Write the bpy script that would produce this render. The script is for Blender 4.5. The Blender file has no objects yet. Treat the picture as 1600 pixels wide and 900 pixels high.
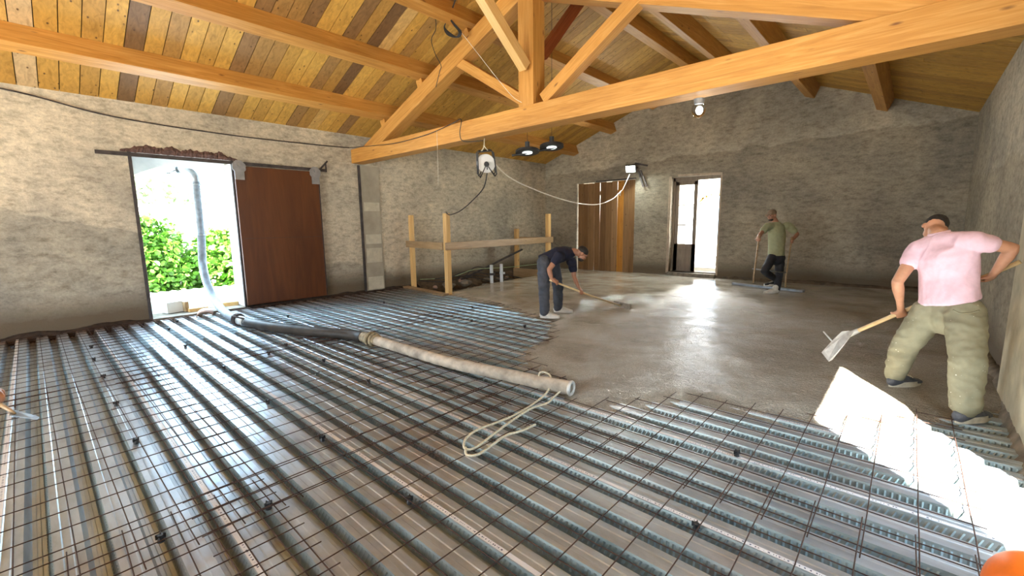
import bpy, bmesh, math, random
from mathutils import Vector, Matrix, noise
import numpy as np
V = Vector
random.seed(7)
scene = bpy.context.scene
C = scene.collection

# ------------------------------------------------------------------ camera
FOC = 682.3
YAW, PIT, ROL = math.radians(42.44), math.radians(-8.276), math.radians(-0.736)
_f = V((-math.sin(YAW)*math.cos(PIT), math.cos(YAW)*math.cos(PIT), math.sin(PIT)))
_r = V((math.cos(YAW), math.sin(YAW), 0)); _u = _r.cross(_f)
R_ = _r*math.cos(ROL) + _u*math.sin(ROL)
U_ = -_r*math.sin(ROL) + _u*math.cos(ROL)
EYE = V((0, 0, 1.5))
cam = bpy.data.cameras.new('camera'); cam.sensor_width = 36; cam.lens = FOC/1600*36
cam.clip_start = 0.02; cam.clip_end = 500
co = bpy.data.objects.new('camera', cam); C.objects.link(co)
m3 = Matrix((R_, U_, -_f)).transposed(); co.matrix_world = Matrix.Translation(EYE) @ m3.to_4x4()
scene.camera = co
def W(px, py, d):                      # a measured photo point at forward distance d
    return EYE + (R_*(px-800)/FOC - U_*(py-450)/FOC + _f)*d

# ------------------------------------------------------------------ light
scene.view_settings.view_transform = 'Standard'; scene.view_settings.look = 'None'
scene.view_settings.exposure = 0.0; scene.view_settings.gamma = 1
scene.view_settings.use_curve_mapping = False
EXPO = 0.66
scene.view_settings.exposure = EXPO
w = bpy.data.worlds.new('sky'); scene.world = w; w.use_nodes = True
wn = w.node_tree; bg = wn.nodes['Background']
bg.inputs[0].default_value = (0.62, 0.82, 1.0, 1); bg.inputs[1].default_value = 4.6
sd = V((-1.16, 1.95, -2.43)).normalized()
sl = bpy.data.lights.new('sun', 'SUN'); sl.energy = 62; sl.angle = math.radians(0.6); sl.color = (1, .95, .86)
so = bpy.data.objects.new('sun', sl); C.objects.link(so)
so.rotation_euler = (-sd).to_track_quat('Z', 'Y').to_euler(); so.location = (6, -8, 12)
def area(name, loc, target, sx, sy, e, col=(1, 1, 1)):
    l = bpy.data.lights.new(name, 'AREA'); l.shape = 'RECTANGLE'; l.size = sx; l.size_y = sy; l.energy = e; l.color = col
    o = bpy.data.objects.new(name, l); C.objects.link(o); o.location = loc
    o.rotation_euler = (V(loc)-V(target)).to_track_quat('Z', 'Y').to_euler(); return o
area('front_fill', (-4.4, -4.3, 1.35), (-4.3, 4, 2.2), 5.8, 2.4, 185, (1, .95, .88))  # added lamp: fill light set at the unseen front opening
area('door_daylight', (-9.75, 1.96, 1.4), (-5, 2.6, 0.6), 1.3, 2.4, 95, (.55, .79, 1))
area('back_door_daylight', (-4.5, 12.75, 1.4), (-4.0, 6, 0.6), .7, 2.2, 45, (.95, .97, 1))

# ------------------------------------------------------------------ helpers
class MB:
    def __init__(s): s.v = []; s.f = []; s.m = []; s.r = []
    def add(s, vs, fs, mi=0, rnd=0.5):
        b = len(s.v); s.v += [V(x) for x in vs]
        for f in fs: s.f.append([b+i for i in f]); s.m.append(mi); s.r.append(rnd)
    def box(s, c, d, rot=None, mi=0, rnd=.5):
        hx, hy, hz = d[0]/2, d[1]/2, d[2]/2
        P = [V((x, y, z)) for x in (-hx, hx) for y in (-hy, hy) for z in (-hz, hz)]
        if rot is not None: P = [rot @ p for p in P]
        s.add([V(c)+p for p in P], [(0,1,3,2),(4,6,7,5),(0,4,5,1),(2,3,7,6),(0,2,6,4),(1,5,7,3)], mi, rnd)
    def tube(s, pts, r, n=10, mi=0, closed=False, sx=None):
        pts = [V(p) for p in pts]; k = len(pts)
        rs = [r]*k if not isinstance(r, (list, tuple)) else r
        ref = None; rings = []
        for i, p in enumerate(pts):
            t = (pts[min(i+1, k-1)]-pts[max(i-1, 0)])
            if closed: t = pts[(i+1) % k]-pts[(i-1) % k]
            t.normalize()
            if ref is None: ref = t.orthogonal().normalized()
            a = (ref - t*ref.dot(t)).normalized(); ref = a; b = t.cross(a)
            rings.append([p + (a*math.cos(2*math.pi*j/n)+b*math.sin(2*math.pi*j/n))*rs[i] for j in range(n)])
        vs = [q for rg in rings for q in rg]; fs = []
        for i in range(k if closed else k-1):
            i2 = (i+1) % k
            for j in range(n): fs.append((i*n+j, i*n+(j+1) % n, i2*n+(j+1) % n, i2*n+j))
        if not closed:
            fs.append(tuple(range(n))[::-1]); fs.append(tuple((k-1)*n+j for j in range(n)))
        s.add(vs, fs, mi)
    def loft(s, secs, n=20, mi=0, caps=True):
        # secs: (centre, a vector, b vector): elliptical rings; rounded caps
        S = list(secs)
        if caps:
            for end in (0, -1):
                c, a, b = S[end]; c2 = S[1][0] if end == 0 else S[-2][0]
                out = (c-c2).normalized(); rr = min(a.length, b.length)
                ex = [(c+out*rr*math.sin(t), a*math.cos(t), b*math.cos(t)) for t in (.5, 1.0, 1.35)]
                if end == 0: S = ex[::-1]+S
                else: S = S+ex
        vs = []; fs = []
        for c, a, b in S:
            vs += [c+a*math.cos(2*math.pi*j/n)+b*math.sin(2*math.pi*j/n) for j in range(n)]
        for i in range(len(S)-1):
            for j in range(n): fs.append((i*n+j, i*n+(j+1) % n, (i+1)*n+(j+1) % n, (i+1)*n+j))
        fs.append(tuple(range(n))[::-1]); fs.append(tuple((len(S)-1)*n+j for j in range(n)))
        s.add(vs, fs, mi)
    def limb(s, pts, rad, n=14):          # tapered limb with smooth rings
        pts = [V(p) for p in pts]; secs = []
        ref = None
        P = []; Rr = []
        for i in range(len(pts)-1):
            for k in range(5):
                t = k/5; P.append(pts[i].lerp(pts[i+1], t)); Rr.append(rad[i]*(1-t)+rad[i+1]*t)
        P.append(pts[-1]); Rr.append(rad[-1])
        for i, p in enumerate(P):
            t = (P[min(i+1, len(P)-1)]-P[max(i-1, 0)]).normalized()
            if ref is None: ref = t.orthogonal().normalized()
            a = (ref-t*ref.dot(t)).normalized(); ref = a
            secs.append((p, a*Rr[i], t.cross(a)*Rr[i]))
        s.loft(secs, n)
    def ell(s, c, ax, n=16):              # ellipsoid with three axis vectors
        c = V(c); a, b, u = [V(x) for x in ax]; vs = []; fs = []; m = n//2
        for i in range(1, m):
            th = math.pi*i/m
            for j in range(n):
                ph = 2*math.pi*j/n
                vs.append(c+u*math.cos(th)+(a*math.cos(ph)+b*math.sin(ph))*math.sin(th))
        vs += [c+u, c-u]; T = len(vs)-2
        for i in range(m-2):
            for j in range(n): fs.append((i*n+j, (i+1)*n+j, (i+1)*n+(j+1) % n, i*n+(j+1) % n))
        for j in range(n):
            fs.append((T, j, (j+1) % n)); fs.append((T+1, (m-2)*n+(j+1) % n, (m-2)*n+j))
        s.add(vs, fs)
    def prism(s, poly, ext, mi=0):
        ext = V(ext); n = len(poly); p = [V(q) for q in poly]
        s.add(p+[q+ext for q in p], [tuple(range(n))[::-1], tuple(range(n, 2*n))]+[(i, (i+1) % n, n+(i+1) % n, n+i) for i in range(n)], mi)
    def build(s, name, mats, parent=None, smooth=False, recalc=True):
        me = bpy.data.meshes.new(name); me.from_pydata([tuple(v) for v in s.v], [], s.f)
        mats = mats if isinstance(mats, (list, tuple)) else [mats]
        for m_ in mats: me.materials.append(m_)
        me.polygons.foreach_set('material_index', s.m)
        at = me.attributes.new('rnd', 'FLOAT', 'FACE'); at.data.foreach_set('value', s.r)
        if recalc:
            bm = bmesh.new(); bm.from_mesh(me); bmesh.ops.recalc_face_normals(bm, faces=bm.faces); bm.to_mesh(me); bm.free()
        if smooth:
            me.polygons.foreach_set('use_smooth', [True]*len(me.polygons))
        o = bpy.data.objects.new(name, me); C.objects.link(o)
        if parent: put(o, parent)
        return o
def put(o, parent):
    o.parent = parent; o.matrix_parent_inverse = (Matrix.LocRotScale(parent.location, parent.rotation_euler, parent.scale)).inverted()
def autosmooth(o, ang=40):
    me = o.data; bm = bmesh.new(); bm.from_mesh(me); a = math.radians(ang)
    for e in bm.edges:
        e.smooth = not (len(e.link_faces) == 2 and e.calc_face_angle(0) > a)
    for f in bm.faces: f.smooth = True
    bm.to_mesh(me); bm.free(); return o
def thing(name, label, cat, loc=(0, 0, 0), group=None):
    o = bpy.data.objects.new(name, None); C.objects.link(o); o.location = loc; o.empty_display_size = .1
    tag(o, label, cat, group); return o
def tag(o, label, cat, group=None, kind=None):
    o['label'] = label; o['category'] = cat
    if group: o['group'] = group
    if kind: o['kind'] = kind
    return o
def struct(o, label=None):
    o['kind'] = 'structure'
    if label: o['label'] = label
    return o
def copy_tree(o, parent=None):
    c = o.copy(); C.objects.link(c)
    if parent: c.parent = parent
    for ch in [x for x in bpy.data.objects if x.parent == o]: copy_tree(ch, c)
    return c
def beam(name, p0, p1, wd, ht, mat, parent=None, up=(0, 0, 1), bev=.006):
    p0, p1 = V(p0), V(p1); x = (p1-p0); L = x.length; x.normalize(); z = V(up); z = (z-x*z.dot(x)).normalized(); y = z.cross(x)
    b = MB(); b.box((0, 0, 0), (L, wd, ht)); o = b.build(name, mat)
    o.matrix_world = Matrix.Translation((p0+p1)/2) @ Matrix((x, y, z)).transposed().to_4x4()
    if parent: put(o, parent)
    if bev:
        m = o.modifiers.new('b', 'BEVEL'); m.width = bev; m.segments = 2
    return o
def catmull(pts, k=8):
    pts = [V(p) for p in pts]; out = []
    for i in range(len(pts)-1):
        a = pts[max(i-1, 0)]; b = pts[i]; c = pts[i+1]; d = pts[min(i+2, len(pts)-1)]
        for j in range(k):
            t = j/k
            out.append(.5*((2*b)+(c-a)*t+(2*a-5*b+4*c-d)*t*t+(3*b-a-3*c+d)*t**3))
    out.append(pts[-1]); return out
def fbm(p, o=4): return noise.fractal(p, 1.0, 2.0, o)

# ------------------------------------------------------------------ materials
def mat(name):
    m = bpy.data.materials.new(name); m.use_nodes = True; nt = m.node_tree
    return m, nt, nt.nodes['Principled BSDF']
def N(nt, t, **k):
    n = nt.nodes.new(t)
    for a, b in k.items(): setattr(n, a, b)
    return n
def ramp(nt, stops, interp='LINEAR'):
    n = N(nt, 'ShaderNodeValToRGB'); n.color_ramp.interpolation = interp; e = n.color_ramp.elements
    while len(e) < len(stops): e.new(.5)
    for i, (p, c) in enumerate(stops):
        e[i].position = p; e[i].color = (*c, 1) if len(c) == 3 else c
    return n
def noisen(nt, vec, scale, detail=5, rough=.55, dist=0):
    n = N(nt, 'ShaderNodeTexNoise'); n.inputs['Scale'].default_value = scale; n.inputs['Detail'].default_value = detail
    n.inputs['Roughness'].default_value = rough; n.inputs['Distortion'].default_value = dist
    if vec is not None: nt.links.new(vec, n.inputs['Vector'])
    return n
def mapping(nt, src, scale=(1, 1, 1), loc=(0, 0, 0)):
    m = N(nt, 'ShaderNodeMapping'); m.inputs['Scale'].default_value = scale; m.inputs['Location'].default_value = loc
    nt.links.new(src, m.inputs['Vector']); return m.outputs[0]
def mixc(nt, fac, a, b, mode='MIX'):
    m = N(nt, 'ShaderNodeMix', data_type='RGBA', blend_type=mode)
    for s, x in ((0, fac), (6, a), (7, b)):
        if isinstance(x, (int, float)): m.inputs[s].default_value = x
        elif isinstance(x, tuple): m.inputs[s].default_value = (*x, 1)
        else: nt.links.new(x, m.inputs[s])
    return m.outputs[2]
def math_(nt, op, a, b=0.0, c=0.0):
    m = N(nt, 'ShaderNodeMath', operation=op)
    for i, x in enumerate((a, b, c)):
        if isinstance(x, (int, float)): m.inputs[i].default_value = x
        else: nt.links.new(x, m.inputs[i])
    return m.outputs[0]
def bump(nt, h, bsdf, strength=.3, dist=.01):
    b = N(nt, 'ShaderNodeBump'); b.inputs['Strength'].default_value = strength; b.inputs['Distance'].default_value = dist
    nt.links.new(h, b.inputs['Height']); nt.links.new(b.outputs[0], bsdf.inputs['Normal']); return b
def simple(name, col, rough=.6, metal=0, var=.25, scale=8, bumpy=.15, detail=4):
    m, nt, b = mat(name); tc = N(nt, 'ShaderNodeTexCoord').outputs['Object']
    n = noisen(nt, tc, scale, detail); lo = tuple(c*(1-var) for c in col); hi = tuple(min(1, c*(1+var)) for c in col)
    r = ramp(nt, [(.3, lo), (.7, hi)]); nt.links.new(n.outputs[0], r.inputs[0]); nt.links.new(r.outputs[0], b.inputs['Base Color'])
    b.inputs['Roughness'].default_value = rough; b.inputs['Metallic'].default_value = metal
    if bumpy: bump(nt, n.outputs[0], b, bumpy, .01)
    return m
def wood(name, stops, grain=(1.2, 22, 22), rough=.45, knots=True, coat=0.0):
    m, nt, b = mat(name); tc = N(nt, 'ShaderNodeTexCoord').outputs['Object']; oi = N(nt, 'ShaderNodeObjectInfo')
    ad = N(nt, 'ShaderNodeVectorMath', operation='MULTIPLY_ADD'); nt.links.new(oi.outputs['Random'], ad.inputs[0])
    ad.inputs[1].default_value = (13, 7, 5); nt.links.new(tc, ad.inputs[2]); v = ad.outputs[0]
    n1 = noisen(nt, mapping(nt, v, grain), 1, 6, .6, 1.5); r = ramp(nt, stops); nt.links.new(n1.outputs[0], r.inputs[0])
    n2 = noisen(nt, mapping(nt, v, (.5, 2, 2)), 1, 3); r2 = ramp(nt, [(.3, (.82, .78, .72)), (.7, (1.08, 1.06, 1.02))]); nt.links.new(n2.outputs[0], r2.inputs[0])
    c = mixc(nt, 1, r.outputs[0], r2.outputs[0], 'MULTIPLY')
    if knots:
        vo = N(nt, 'ShaderNodeTexVoronoi'); vo.inputs['Scale'].default_value = 1; nt.links.new(mapping(nt, v, (2.2, 7, 7)), vo.inputs['Vector'])
        k = ramp(nt, [(.03, (1, 1, 1)), (.12, (0, 0, 0))]); nt.links.new(vo.outputs['Distance'], k.inputs[0])
        c = mixc(nt, k.outputs[0], c, (.18, .07, .02))
    nt.links.new(c, b.inputs['Base Color']); b.inputs['Roughness'].default_value = rough
    b.inputs['Coat Weight'].default_value = coat; bump(nt, n1.outputs[0], b, .15, .004)
    return m
M_BEAM = wood('varnished_glulam', [(.25, (.40, .18, .035)), (.5, (.55, .27, .06)), (.75, (.67, .38, .12))], rough=.55)
M_PINE = wood('pale_pine', [(.25, (.60, .36, .13)), (.5, (.72, .47, .19)), (.75, (.8, .56, .27))])
M_OLDB = wood('weathered_board', [(.25, (.26, .17, .09)), (.5, (.38, .26, .14)), (.75, (.5, .36, .22))])
M_BRACE = wood('dark_brace', [(.25, (.22, .05, .018)), (.5, (.32, .08, .03)), (.75, (.4, .12, .05))])
M_HANDLE = wood('tool_handle_ash', [(.25, (.6, .42, .2)), (.5, (.72, .55, .3)), (.75, (.8, .64, .38))], knots=False)

def planks_mat(name, axis_scale, stops, dark=(.1, .05, .02)):
    m, nt, b = mat(name); tc = N(nt, 'ShaderNodeTexCoord').outputs['Object']; at = N(nt, 'ShaderNodeAttribute', attribute_name='rnd')
    r = ramp(nt, stops); nt.links.new(at.outputs['Fac'], r.inputs[0])
    off = N(nt, 'ShaderNodeVectorMath', operation='MULTIPLY_ADD'); nt.links.new(at.outputs['Fac'], off.inputs[0]); off.inputs[1].default_value = (37, 11, 53); nt.links.new(tc, off.inputs[2])
    n = noisen(nt, mapping(nt, off.outputs[0], axis_scale), 1, 6, .62, 1.2)
    r2 = ramp(nt, [(.25, (.62, .58, .52)), (.5, (.92, .9, .88)), (.75, (1.2, 1.14, 1.06))]); nt.links.new(n.outputs[0], r2.inputs[0])
    c = mixc(nt, 1, r.outputs[0], r2.outputs[0], 'MULTIPLY')
    vo = N(nt, 'ShaderNodeTexVoronoi'); vo.inputs['Scale'].default_value = 1
    nt.links.new(mapping(nt, off.outputs[0], tuple(4.2 if s < 3 else 9 for s in axis_scale)), vo.inputs['Vector'])
    k = ramp(nt, [(.05, (1, 1, 1)), (.14, (0, 0, 0))]); nt.links.new(vo.outputs['Distance'], k.inputs[0])
    c = mixc(nt, k.outputs[0], c, dark)
    nt.links.new(c, b.inputs['Base Color']); b.inputs['Roughness'].default_value = .6; b.inputs['Specular IOR Level'].default_value = .3
    bump(nt, n.outputs[0], b, .15, .004); return m
M_PLANK = planks_mat('roof_planks', (.9, 16, 16), [(0, (.18, .10, .045)), (.25, (.32, .18, .07)), (.45, (.47, .26, .06)), (.7, (.58, .33, .07)), (.93, (.66, .39, .09)), (1, (.55, .43, .29))])
M_BOARD = planks_mat('rough_boards', (16, 16, .9), [(0, (.15, .075, .03)), (.4, (.23, .125, .05)), (.75, (.30, .18, .085)), (.95, (.46, .2, .03)), (1, (.46, .2, .03))])
M_DARK = simple('dark_void', (.03, .022, .016), .9, var=.3)

def plaster(name, upper, lower, split, axis, bstr=.6):
    m, nt, b = mat(name); tc = N(nt, 'ShaderNodeTexCoord').outputs['Object']
    sx = N(nt, 'ShaderNodeSeparateXYZ'); nt.links.new(tc, sx.inputs[0])
    n1 = noisen(nt, tc, 1.1, 6, .6, .4); n2 = noisen(nt, mapping(nt, tc, (1.4, 1.4, 3)), 4, 8, .72); n3 = noisen(nt, tc, 28, 5, .7); n4 = noisen(nt, tc, .55, 3, .5, .6)
    # height of the day-joint between the two coats
    jl = math_(nt, 'MULTIPLY_ADD', sx.outputs[axis], split[1], split[0])
    j = math_(nt, 'ADD', jl, math_(nt, 'MULTIPLY', math_(nt, 'SUBTRACT', n1.outputs[0], .5), split[2]))
    d = math_(nt, 'SUBTRACT', sx.outputs[2], j)
    st = N(nt, 'ShaderNodeMapRange'); st.inputs[1].default_value = -.02; st.inputs[2].default_value = .02; nt.links.new(d, st.inputs[0])
    c = mixc(nt, st.outputs[0], lower, upper)
    r = ramp(nt, [(.3, (.55, .53, .49)), (.5, (.98, .97, .95)), (.68, (1.24, 1.22, 1.17))]); nt.links.new(n2.outputs[0], r.inputs[0])
    c = mixc(nt, 1, c, r.outputs[0], 'MULTIPLY')
    r4 = ramp(nt, [(.38, (.74, .74, .75)), (.62, (1.14, 1.11, 1.06))]); nt.links.new(n4.outputs[0], r4.inputs[0])
    c = mixc(nt, 1, c, r4.outputs[0], 'MULTIPLY')
    r3 = ramp(nt, [(.35, (.84, .84, .84)), (.65, (1.1, 1.1, 1.1))]); nt.links.new(n3.outputs[0], r3.inputs[0]); c = mixc(nt, 1, c, r3.outputs[0], 'MULTIPLY')
    # damp dark foot
    ft = N(nt, 'ShaderNodeMapRange'); ft.inputs[1].default_value = .02; ft.inputs[2].default_value = .35; nt.links.new(math_(nt, 'SUBTRACT', sx.outputs[2], math_(nt, 'MULTIPLY', n2.outputs[0], .3)), ft.inputs[0])
    c = mixc(nt, ft.outputs[0], (.13, .1, .065), c)
    nt.links.new(c, b.inputs['Base Color']); b.inputs['Roughness'].default_value = .9
    h = math_(nt, 'ADD', math_(nt, 'MULTIPLY', n2.outputs[0], .8), math_(nt, 'MULTIPLY', n3.outputs[0], .3))
    h = math_(nt, 'ADD', h, math_(nt, 'MULTIPLY', st.outputs[0], .35))
    bump(nt, h, b, bstr, .03); return m
M_WL = plaster('plaster_left', (.52, .475, .39), (.37, .345, .29), (1.7, -.22, .7), 1)
M_WB = plaster('plaster_back', (.43, .39, .32), (.31, .275, .22), (3.45, .035, .5), 0)
M_WR = plaster('plaster_right', (.42, .38, .31), (.36, .32, .25), (2.2, 0, .8), 1)
M_PIL = simple('pilaster_render', (.5, .44, .31), .9, var=.22, scale=5, bumpy=.8, detail=8)
M_WHITE = simple('white_plaster', (.75, .76, .76), .8, var=.08, scale=6, bumpy=.3)
M_RUSTY = simple('rough_brick_dark', (.1, .055, .045), .95, var=.5, scale=20, bumpy=1)

XL = -9.44
def steel_deck():
    out = []
    for emb in (0, 1):
        m, nt, b = mat('galvanised_deck' + ('_embossed_shaded' if emb else '')); tc = N(nt, 'ShaderNodeTexCoord').outputs['Object']
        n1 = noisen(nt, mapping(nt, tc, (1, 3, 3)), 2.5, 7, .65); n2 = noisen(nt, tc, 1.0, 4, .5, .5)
        r = ramp(nt, [(.3, (.20, .25, .25)), (.6, (.34, .40, .40))] if emb else [(.3, (.34, .40, .46)), (.6, (.52, .60, .68))]); nt.links.new(n1.outputs[0], r.inputs[0])  # embossed side walls darker: their shade is put into the base colour
        r2 = ramp(nt, [(.5, (0, 0, 0)), (.68, (1, 1, 1))]); nt.links.new(n2.outputs[0], r2.inputs[0])
        dirt = math_(nt, 'MULTIPLY', r2.outputs[0], .55)
        c = mixc(nt, dirt, r.outputs[0], (.30, .25, .22))
        sx = N(nt, 'ShaderNodeSeparateXYZ'); nt.links.new(tc, sx.inputs[0])
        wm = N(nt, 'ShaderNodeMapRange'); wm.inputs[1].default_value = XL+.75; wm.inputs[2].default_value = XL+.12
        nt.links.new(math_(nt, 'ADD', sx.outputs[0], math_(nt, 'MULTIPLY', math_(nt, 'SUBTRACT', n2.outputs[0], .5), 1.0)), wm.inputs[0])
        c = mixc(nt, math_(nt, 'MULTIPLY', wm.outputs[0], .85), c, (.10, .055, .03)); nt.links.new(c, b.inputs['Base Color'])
        nt.links.new(math_(nt, 'MULTIPLY', math_(nt, 'SUBTRACT', 1.0, wm.outputs[0]), .75 if emb else .66), b.inputs['Metallic'])
        b.inputs['Metallic'].default_value = .75 if emb else .66
        rr = N(nt, 'ShaderNodeMapRange'); rr.inputs[3].default_value = .26; rr.inputs[4].default_value = .5; nt.links.new(n1.outputs[0], rr.inputs[0])
        nt.links.new(rr.outputs[0], b.inputs['Roughness'])
        bump(nt, n1.outputs[0], b, .12, .006)
        out.append(m)
    return out
M_DECK, M_EMB_SHADE = steel_deck()
def conc_mat():
    m, nt, b = mat('wet_concrete'); tc = N(nt, 'ShaderNodeTexCoord').outputs['Object']
    n1 = noisen(nt, tc, 1.3, 5, .55, .4); n2 = noisen(nt, tc, 26, 4, .65); n3 = noisen(nt, tc, 95, 3, .6)
    r = ramp(nt, [(.3, (.27, .225, .17)), (.55, (.44, .40, .33)), (.75, (.54, .50, .43))]); nt.links.new(n1.outputs[0], r.inputs[0])
    r2 = ramp(nt, [(.3, (.72, .72, .72)), (.7, (1.2, 1.2, 1.2))]); nt.links.new(n3.outputs[0], r2.inputs[0])
    nt.links.new(mixc(nt, 1, r.outputs[0], r2.outputs[0], 'MULTIPLY'), b.inputs['Base Color'])
    sx = N(nt, 'ShaderNodeSeparateXYZ'); nt.links.new(tc, sx.inputs[0])
    # trowelled far left, still rough in front
    q = math_(nt, 'ADD', math_(nt, 'MULTIPLY', sx.outputs[0], .35), math_(nt, 'MULTIPLY', sx.outputs[1], -.2))
    q = math_(nt, 'ADD', q, math_(nt, 'MULTIPLY', n1.outputs[0], 1.2))
    mr = N(nt, 'ShaderNodeMapRange'); mr.inputs[1].default_value = -3.0; mr.inputs[2].default_value = -.8; nt.links.new(q, mr.inputs[0])
    rr = N(nt, 'ShaderNodeMapRange'); rr.inputs[3].default_value = .14; rr.inputs[4].default_value = .22; nt.links.new(mr.outputs[0], rr.inputs[0])
    nt.links.new(rr.outputs[0], b.inputs['Roughness'])
    h = math_(nt, 'ADD', math_(nt, 'MULTIPLY', n2.outputs[0], 1.0), math_(nt, 'MULTIPLY', n3.outputs[0], .5))
    bp = bump(nt, h, b, .5, .06)
    st = N(nt, 'ShaderNodeMapRange'); st.inputs[3].default_value = .06; st.inputs[4].default_value = .9; nt.links.new(mr.outputs[0], st.inputs[0])
    nt.links.new(st.outputs[0], bp.inputs['Strength'])
    return m
M_CONC = conc_mat()
M_REBAR = simple('rusty_steel', (.055, .026, .018), .7, .3, var=.5, scale=20, bumpy=.2)
M_BLACK = simple('black_plastic', (.018, .018, .02), .45, var=.3)
M_RUBBER = simple('black_hose_rubber', (.028, .024, .02), .55, var=.7, scale=5, bumpy=.4)
M_PALEHOSE = simple('cement_caked_hose', (.42, .37, .3), .75, var=.45, scale=7, bumpy=.6, detail=8)
M_GREYHOSE = simple('grey_hose', (.16, .185, .21), .6, var=.35, scale=10, bumpy=.3)
M_STEEL = simple('dull_steel', (.3, .32, .34), .4, .8, var=.25, scale=10)
M_LSTEEL = simple('cement_splashed_steel', (.58, .58, .55), .5, .3, var=.2, scale=20, bumpy=.4)
M_ROPE = simple('pale_rope', (.62, .58, .44), .8, var=.2, scale=60, bumpy=.5)
M_WCABLE = simple('white_cable', (.72, .68, .6), .5, var=.1)
M_IRON = simple('dark_iron', (.07, .06, .06), .6, .5, var=.4)
M_GIRON = simple('grey_primed_iron', (.26, .26, .27), .55, .3, var=.2)
M_DIRT = simple('dirt', (.1, .07, .045), .95, var=.5, scale=9, bumpy=1, detail=8)
M_STONE = simple('rubble_stone', (.2, .17, .13), .9, var=.45, scale=9, bumpy=.8, detail=8)
M_BRICK = simple('pinkish_brick', (.42, .28, .22), .85, var=.3, scale=14, bumpy=.6)
M_PVC = simple('grey_white_pvc', (.62, .66, .7), .35, var=.1)
M_LABEL = None
def label_mat():
    m, nt, b = mat('printed_strip'); tc = N(nt, 'ShaderNodeTexCoord').outputs['Object']
    br = N(nt, 'ShaderNodeTexBrick'); br.inputs['Scale'].default_value = 1; br.inputs['Brick Width'].default_value = .02; br.inputs['Row Height'].default_value = .05
    n = noisen(nt, mapping(nt, tc, (90, 0, 0)), 1, 2); n2 = noisen(nt, mapping(nt, tc, (3.3, 0, 0)), 1, 1)
    sx = N(nt, 'ShaderNodeSeparateXYZ'); nt.links.new(tc, sx.inputs[0])
    a = math_(nt, 'GREATER_THAN', n.outputs[0], .53); c_ = math_(nt, 'GREATER_THAN', n2.outputs[0], .47)
    e = math_(nt, 'LESS_THAN', math_(nt, 'ABSOLUTE', sx.outputs[1]), .0042)
    f = math_(nt, 'MULTIPLY', math_(nt, 'MULTIPLY', a, c_), e)
    nt.links.new(mixc(nt, f, (.72, .72, .74), (.06, .07, .12)), b.inputs['Base Color']); b.inputs['Roughness'].default_value = .35
    return m
M_LABEL = label_mat()
def emis(name, col, e):
    m, nt, b = mat(name); b.inputs['Emission Color'].default_value = (*col, 1); b.inputs['Emission Strength'].default_value = e; b.inputs['Base Color'].default_value = (*col, 1); return m
M_GLOW = emis('led_glow', (.9, 1, .88), 12); M_GLOW2 = emis('dim_led', (.85, .95, .9), 1.3); M_BULB = emis('bulb_glow', (1, .97, .9), 14)
def glass_mat():
    m, nt, b = mat('glass'); b.inputs['Transmission Weight'].default_value = 1; b.inputs['Roughness'].default_value = .02; b.inputs['IOR'].default_value = 1.1
    b.inputs['Base Color'].default_value = (.95, .97, .97, 1); return m
M_GLASS = glass_mat()
M_SKIN = simple('skin', (.50, .25, .15), .5, var=.14, scale=14, bumpy=.08)
M_SKIN2 = simple('tanned_skin', (.36, .17, .10), .5, var=.15, scale=14, bumpy=.08)
M_HAIR = simple('black_hair', (.018, .013, .01), .7, var=.5, scale=90, bumpy=.6)
M_PINKC = simple('pink_cotton', (.73, .50, .58), .85, var=.06, scale=30, bumpy=.1)
def khaki():
    m, nt, b = mat('splashed_khaki'); tc = N(nt, 'ShaderNodeTexCoord').outputs['Object']
    n = noisen(nt, tc, 5, 6, .6); r = ramp(nt, [(.3, (.19, .175, .11)), (.7, (.30, .285, .19))]); nt.links.new(n.outputs[0], r.inputs[0])
    vo = N(nt, 'ShaderNodeTexVoronoi'); vo.inputs['Scale'].default_value = 30; nt.links.new(tc, vo.inputs['Vector'])
    k = ramp(nt, [(.10, (1, 1, 1)), (.15, (0, 0, 0))]); nt.links.new(vo.outputs['Distance'], k.inputs[0])
    n2 = noisen(nt, tc, 4, 2); k2 = ramp(nt, [(.5, (0, 0, 0)), (.6, (1, 1, 1))]); nt.links.new(n2.outputs[0], k2.inputs[0])
    nt.links.new(mixc(nt, math_(nt, 'MULTIPLY', k.outputs[0], k2.outputs[0]), r.outputs[0], (.6, .57, .48)), b.inputs['Base Color'])
    b.inputs['Roughness'].default_value = .85; return m
M_KHAKI = khaki()
M_NAVY = simple('navy_cotton', (.011, .012, .03), .85, var=.2, scale=20, bumpy=.1)
M_GREYP = simple('grey_trousers', (.055, .06, .075), .85, var=.25, scale=14, bumpy=.1)
M_GREEN = simple('olive_cotton', (.33, .34, .2), .85, var=.08, scale=20, bumpy=.1)
M_BLACKP = simple('black_trousers', (.02, .021, .028), .8, var=.2, scale=14)
M_CAP = simple('brown_cap', (.24, .16, .1), .85, var=.15, scale=20)
M_SHOE = simple('dusty_shoe', (.52, .48, .38), .8, var=.2, scale=20, bumpy=.3)
M_SHOED = simple('dark_shoe_upper', (.07, .075, .09), .6, var=.4, scale=30, bumpy=.3)
M_WSHOE = simple('pale_trainer', (.6, .58, .52), .7, var=.15, scale=20)
M_BROWNDOOR = wood('red_brown_plywood', [(.25, (.07, .022, .007)), (.5, (.105, .034, .010)), (.75, (.145, .05, .015))], grain=(.5, 5, 5), knots=False, rough=.38)
M_GREYWOOD = wood('weathered_grey_joinery', [(.25, (.14, .11, .08)), (.5, (.22, .175, .13)), (.75, (.3, .24, .18))], grain=(12, 12, .8), knots=False)
M_LEAF = simple('vine_leaf', (.10, .24, .02), .5, var=.5, scale=2.5, bumpy=0)
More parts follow.
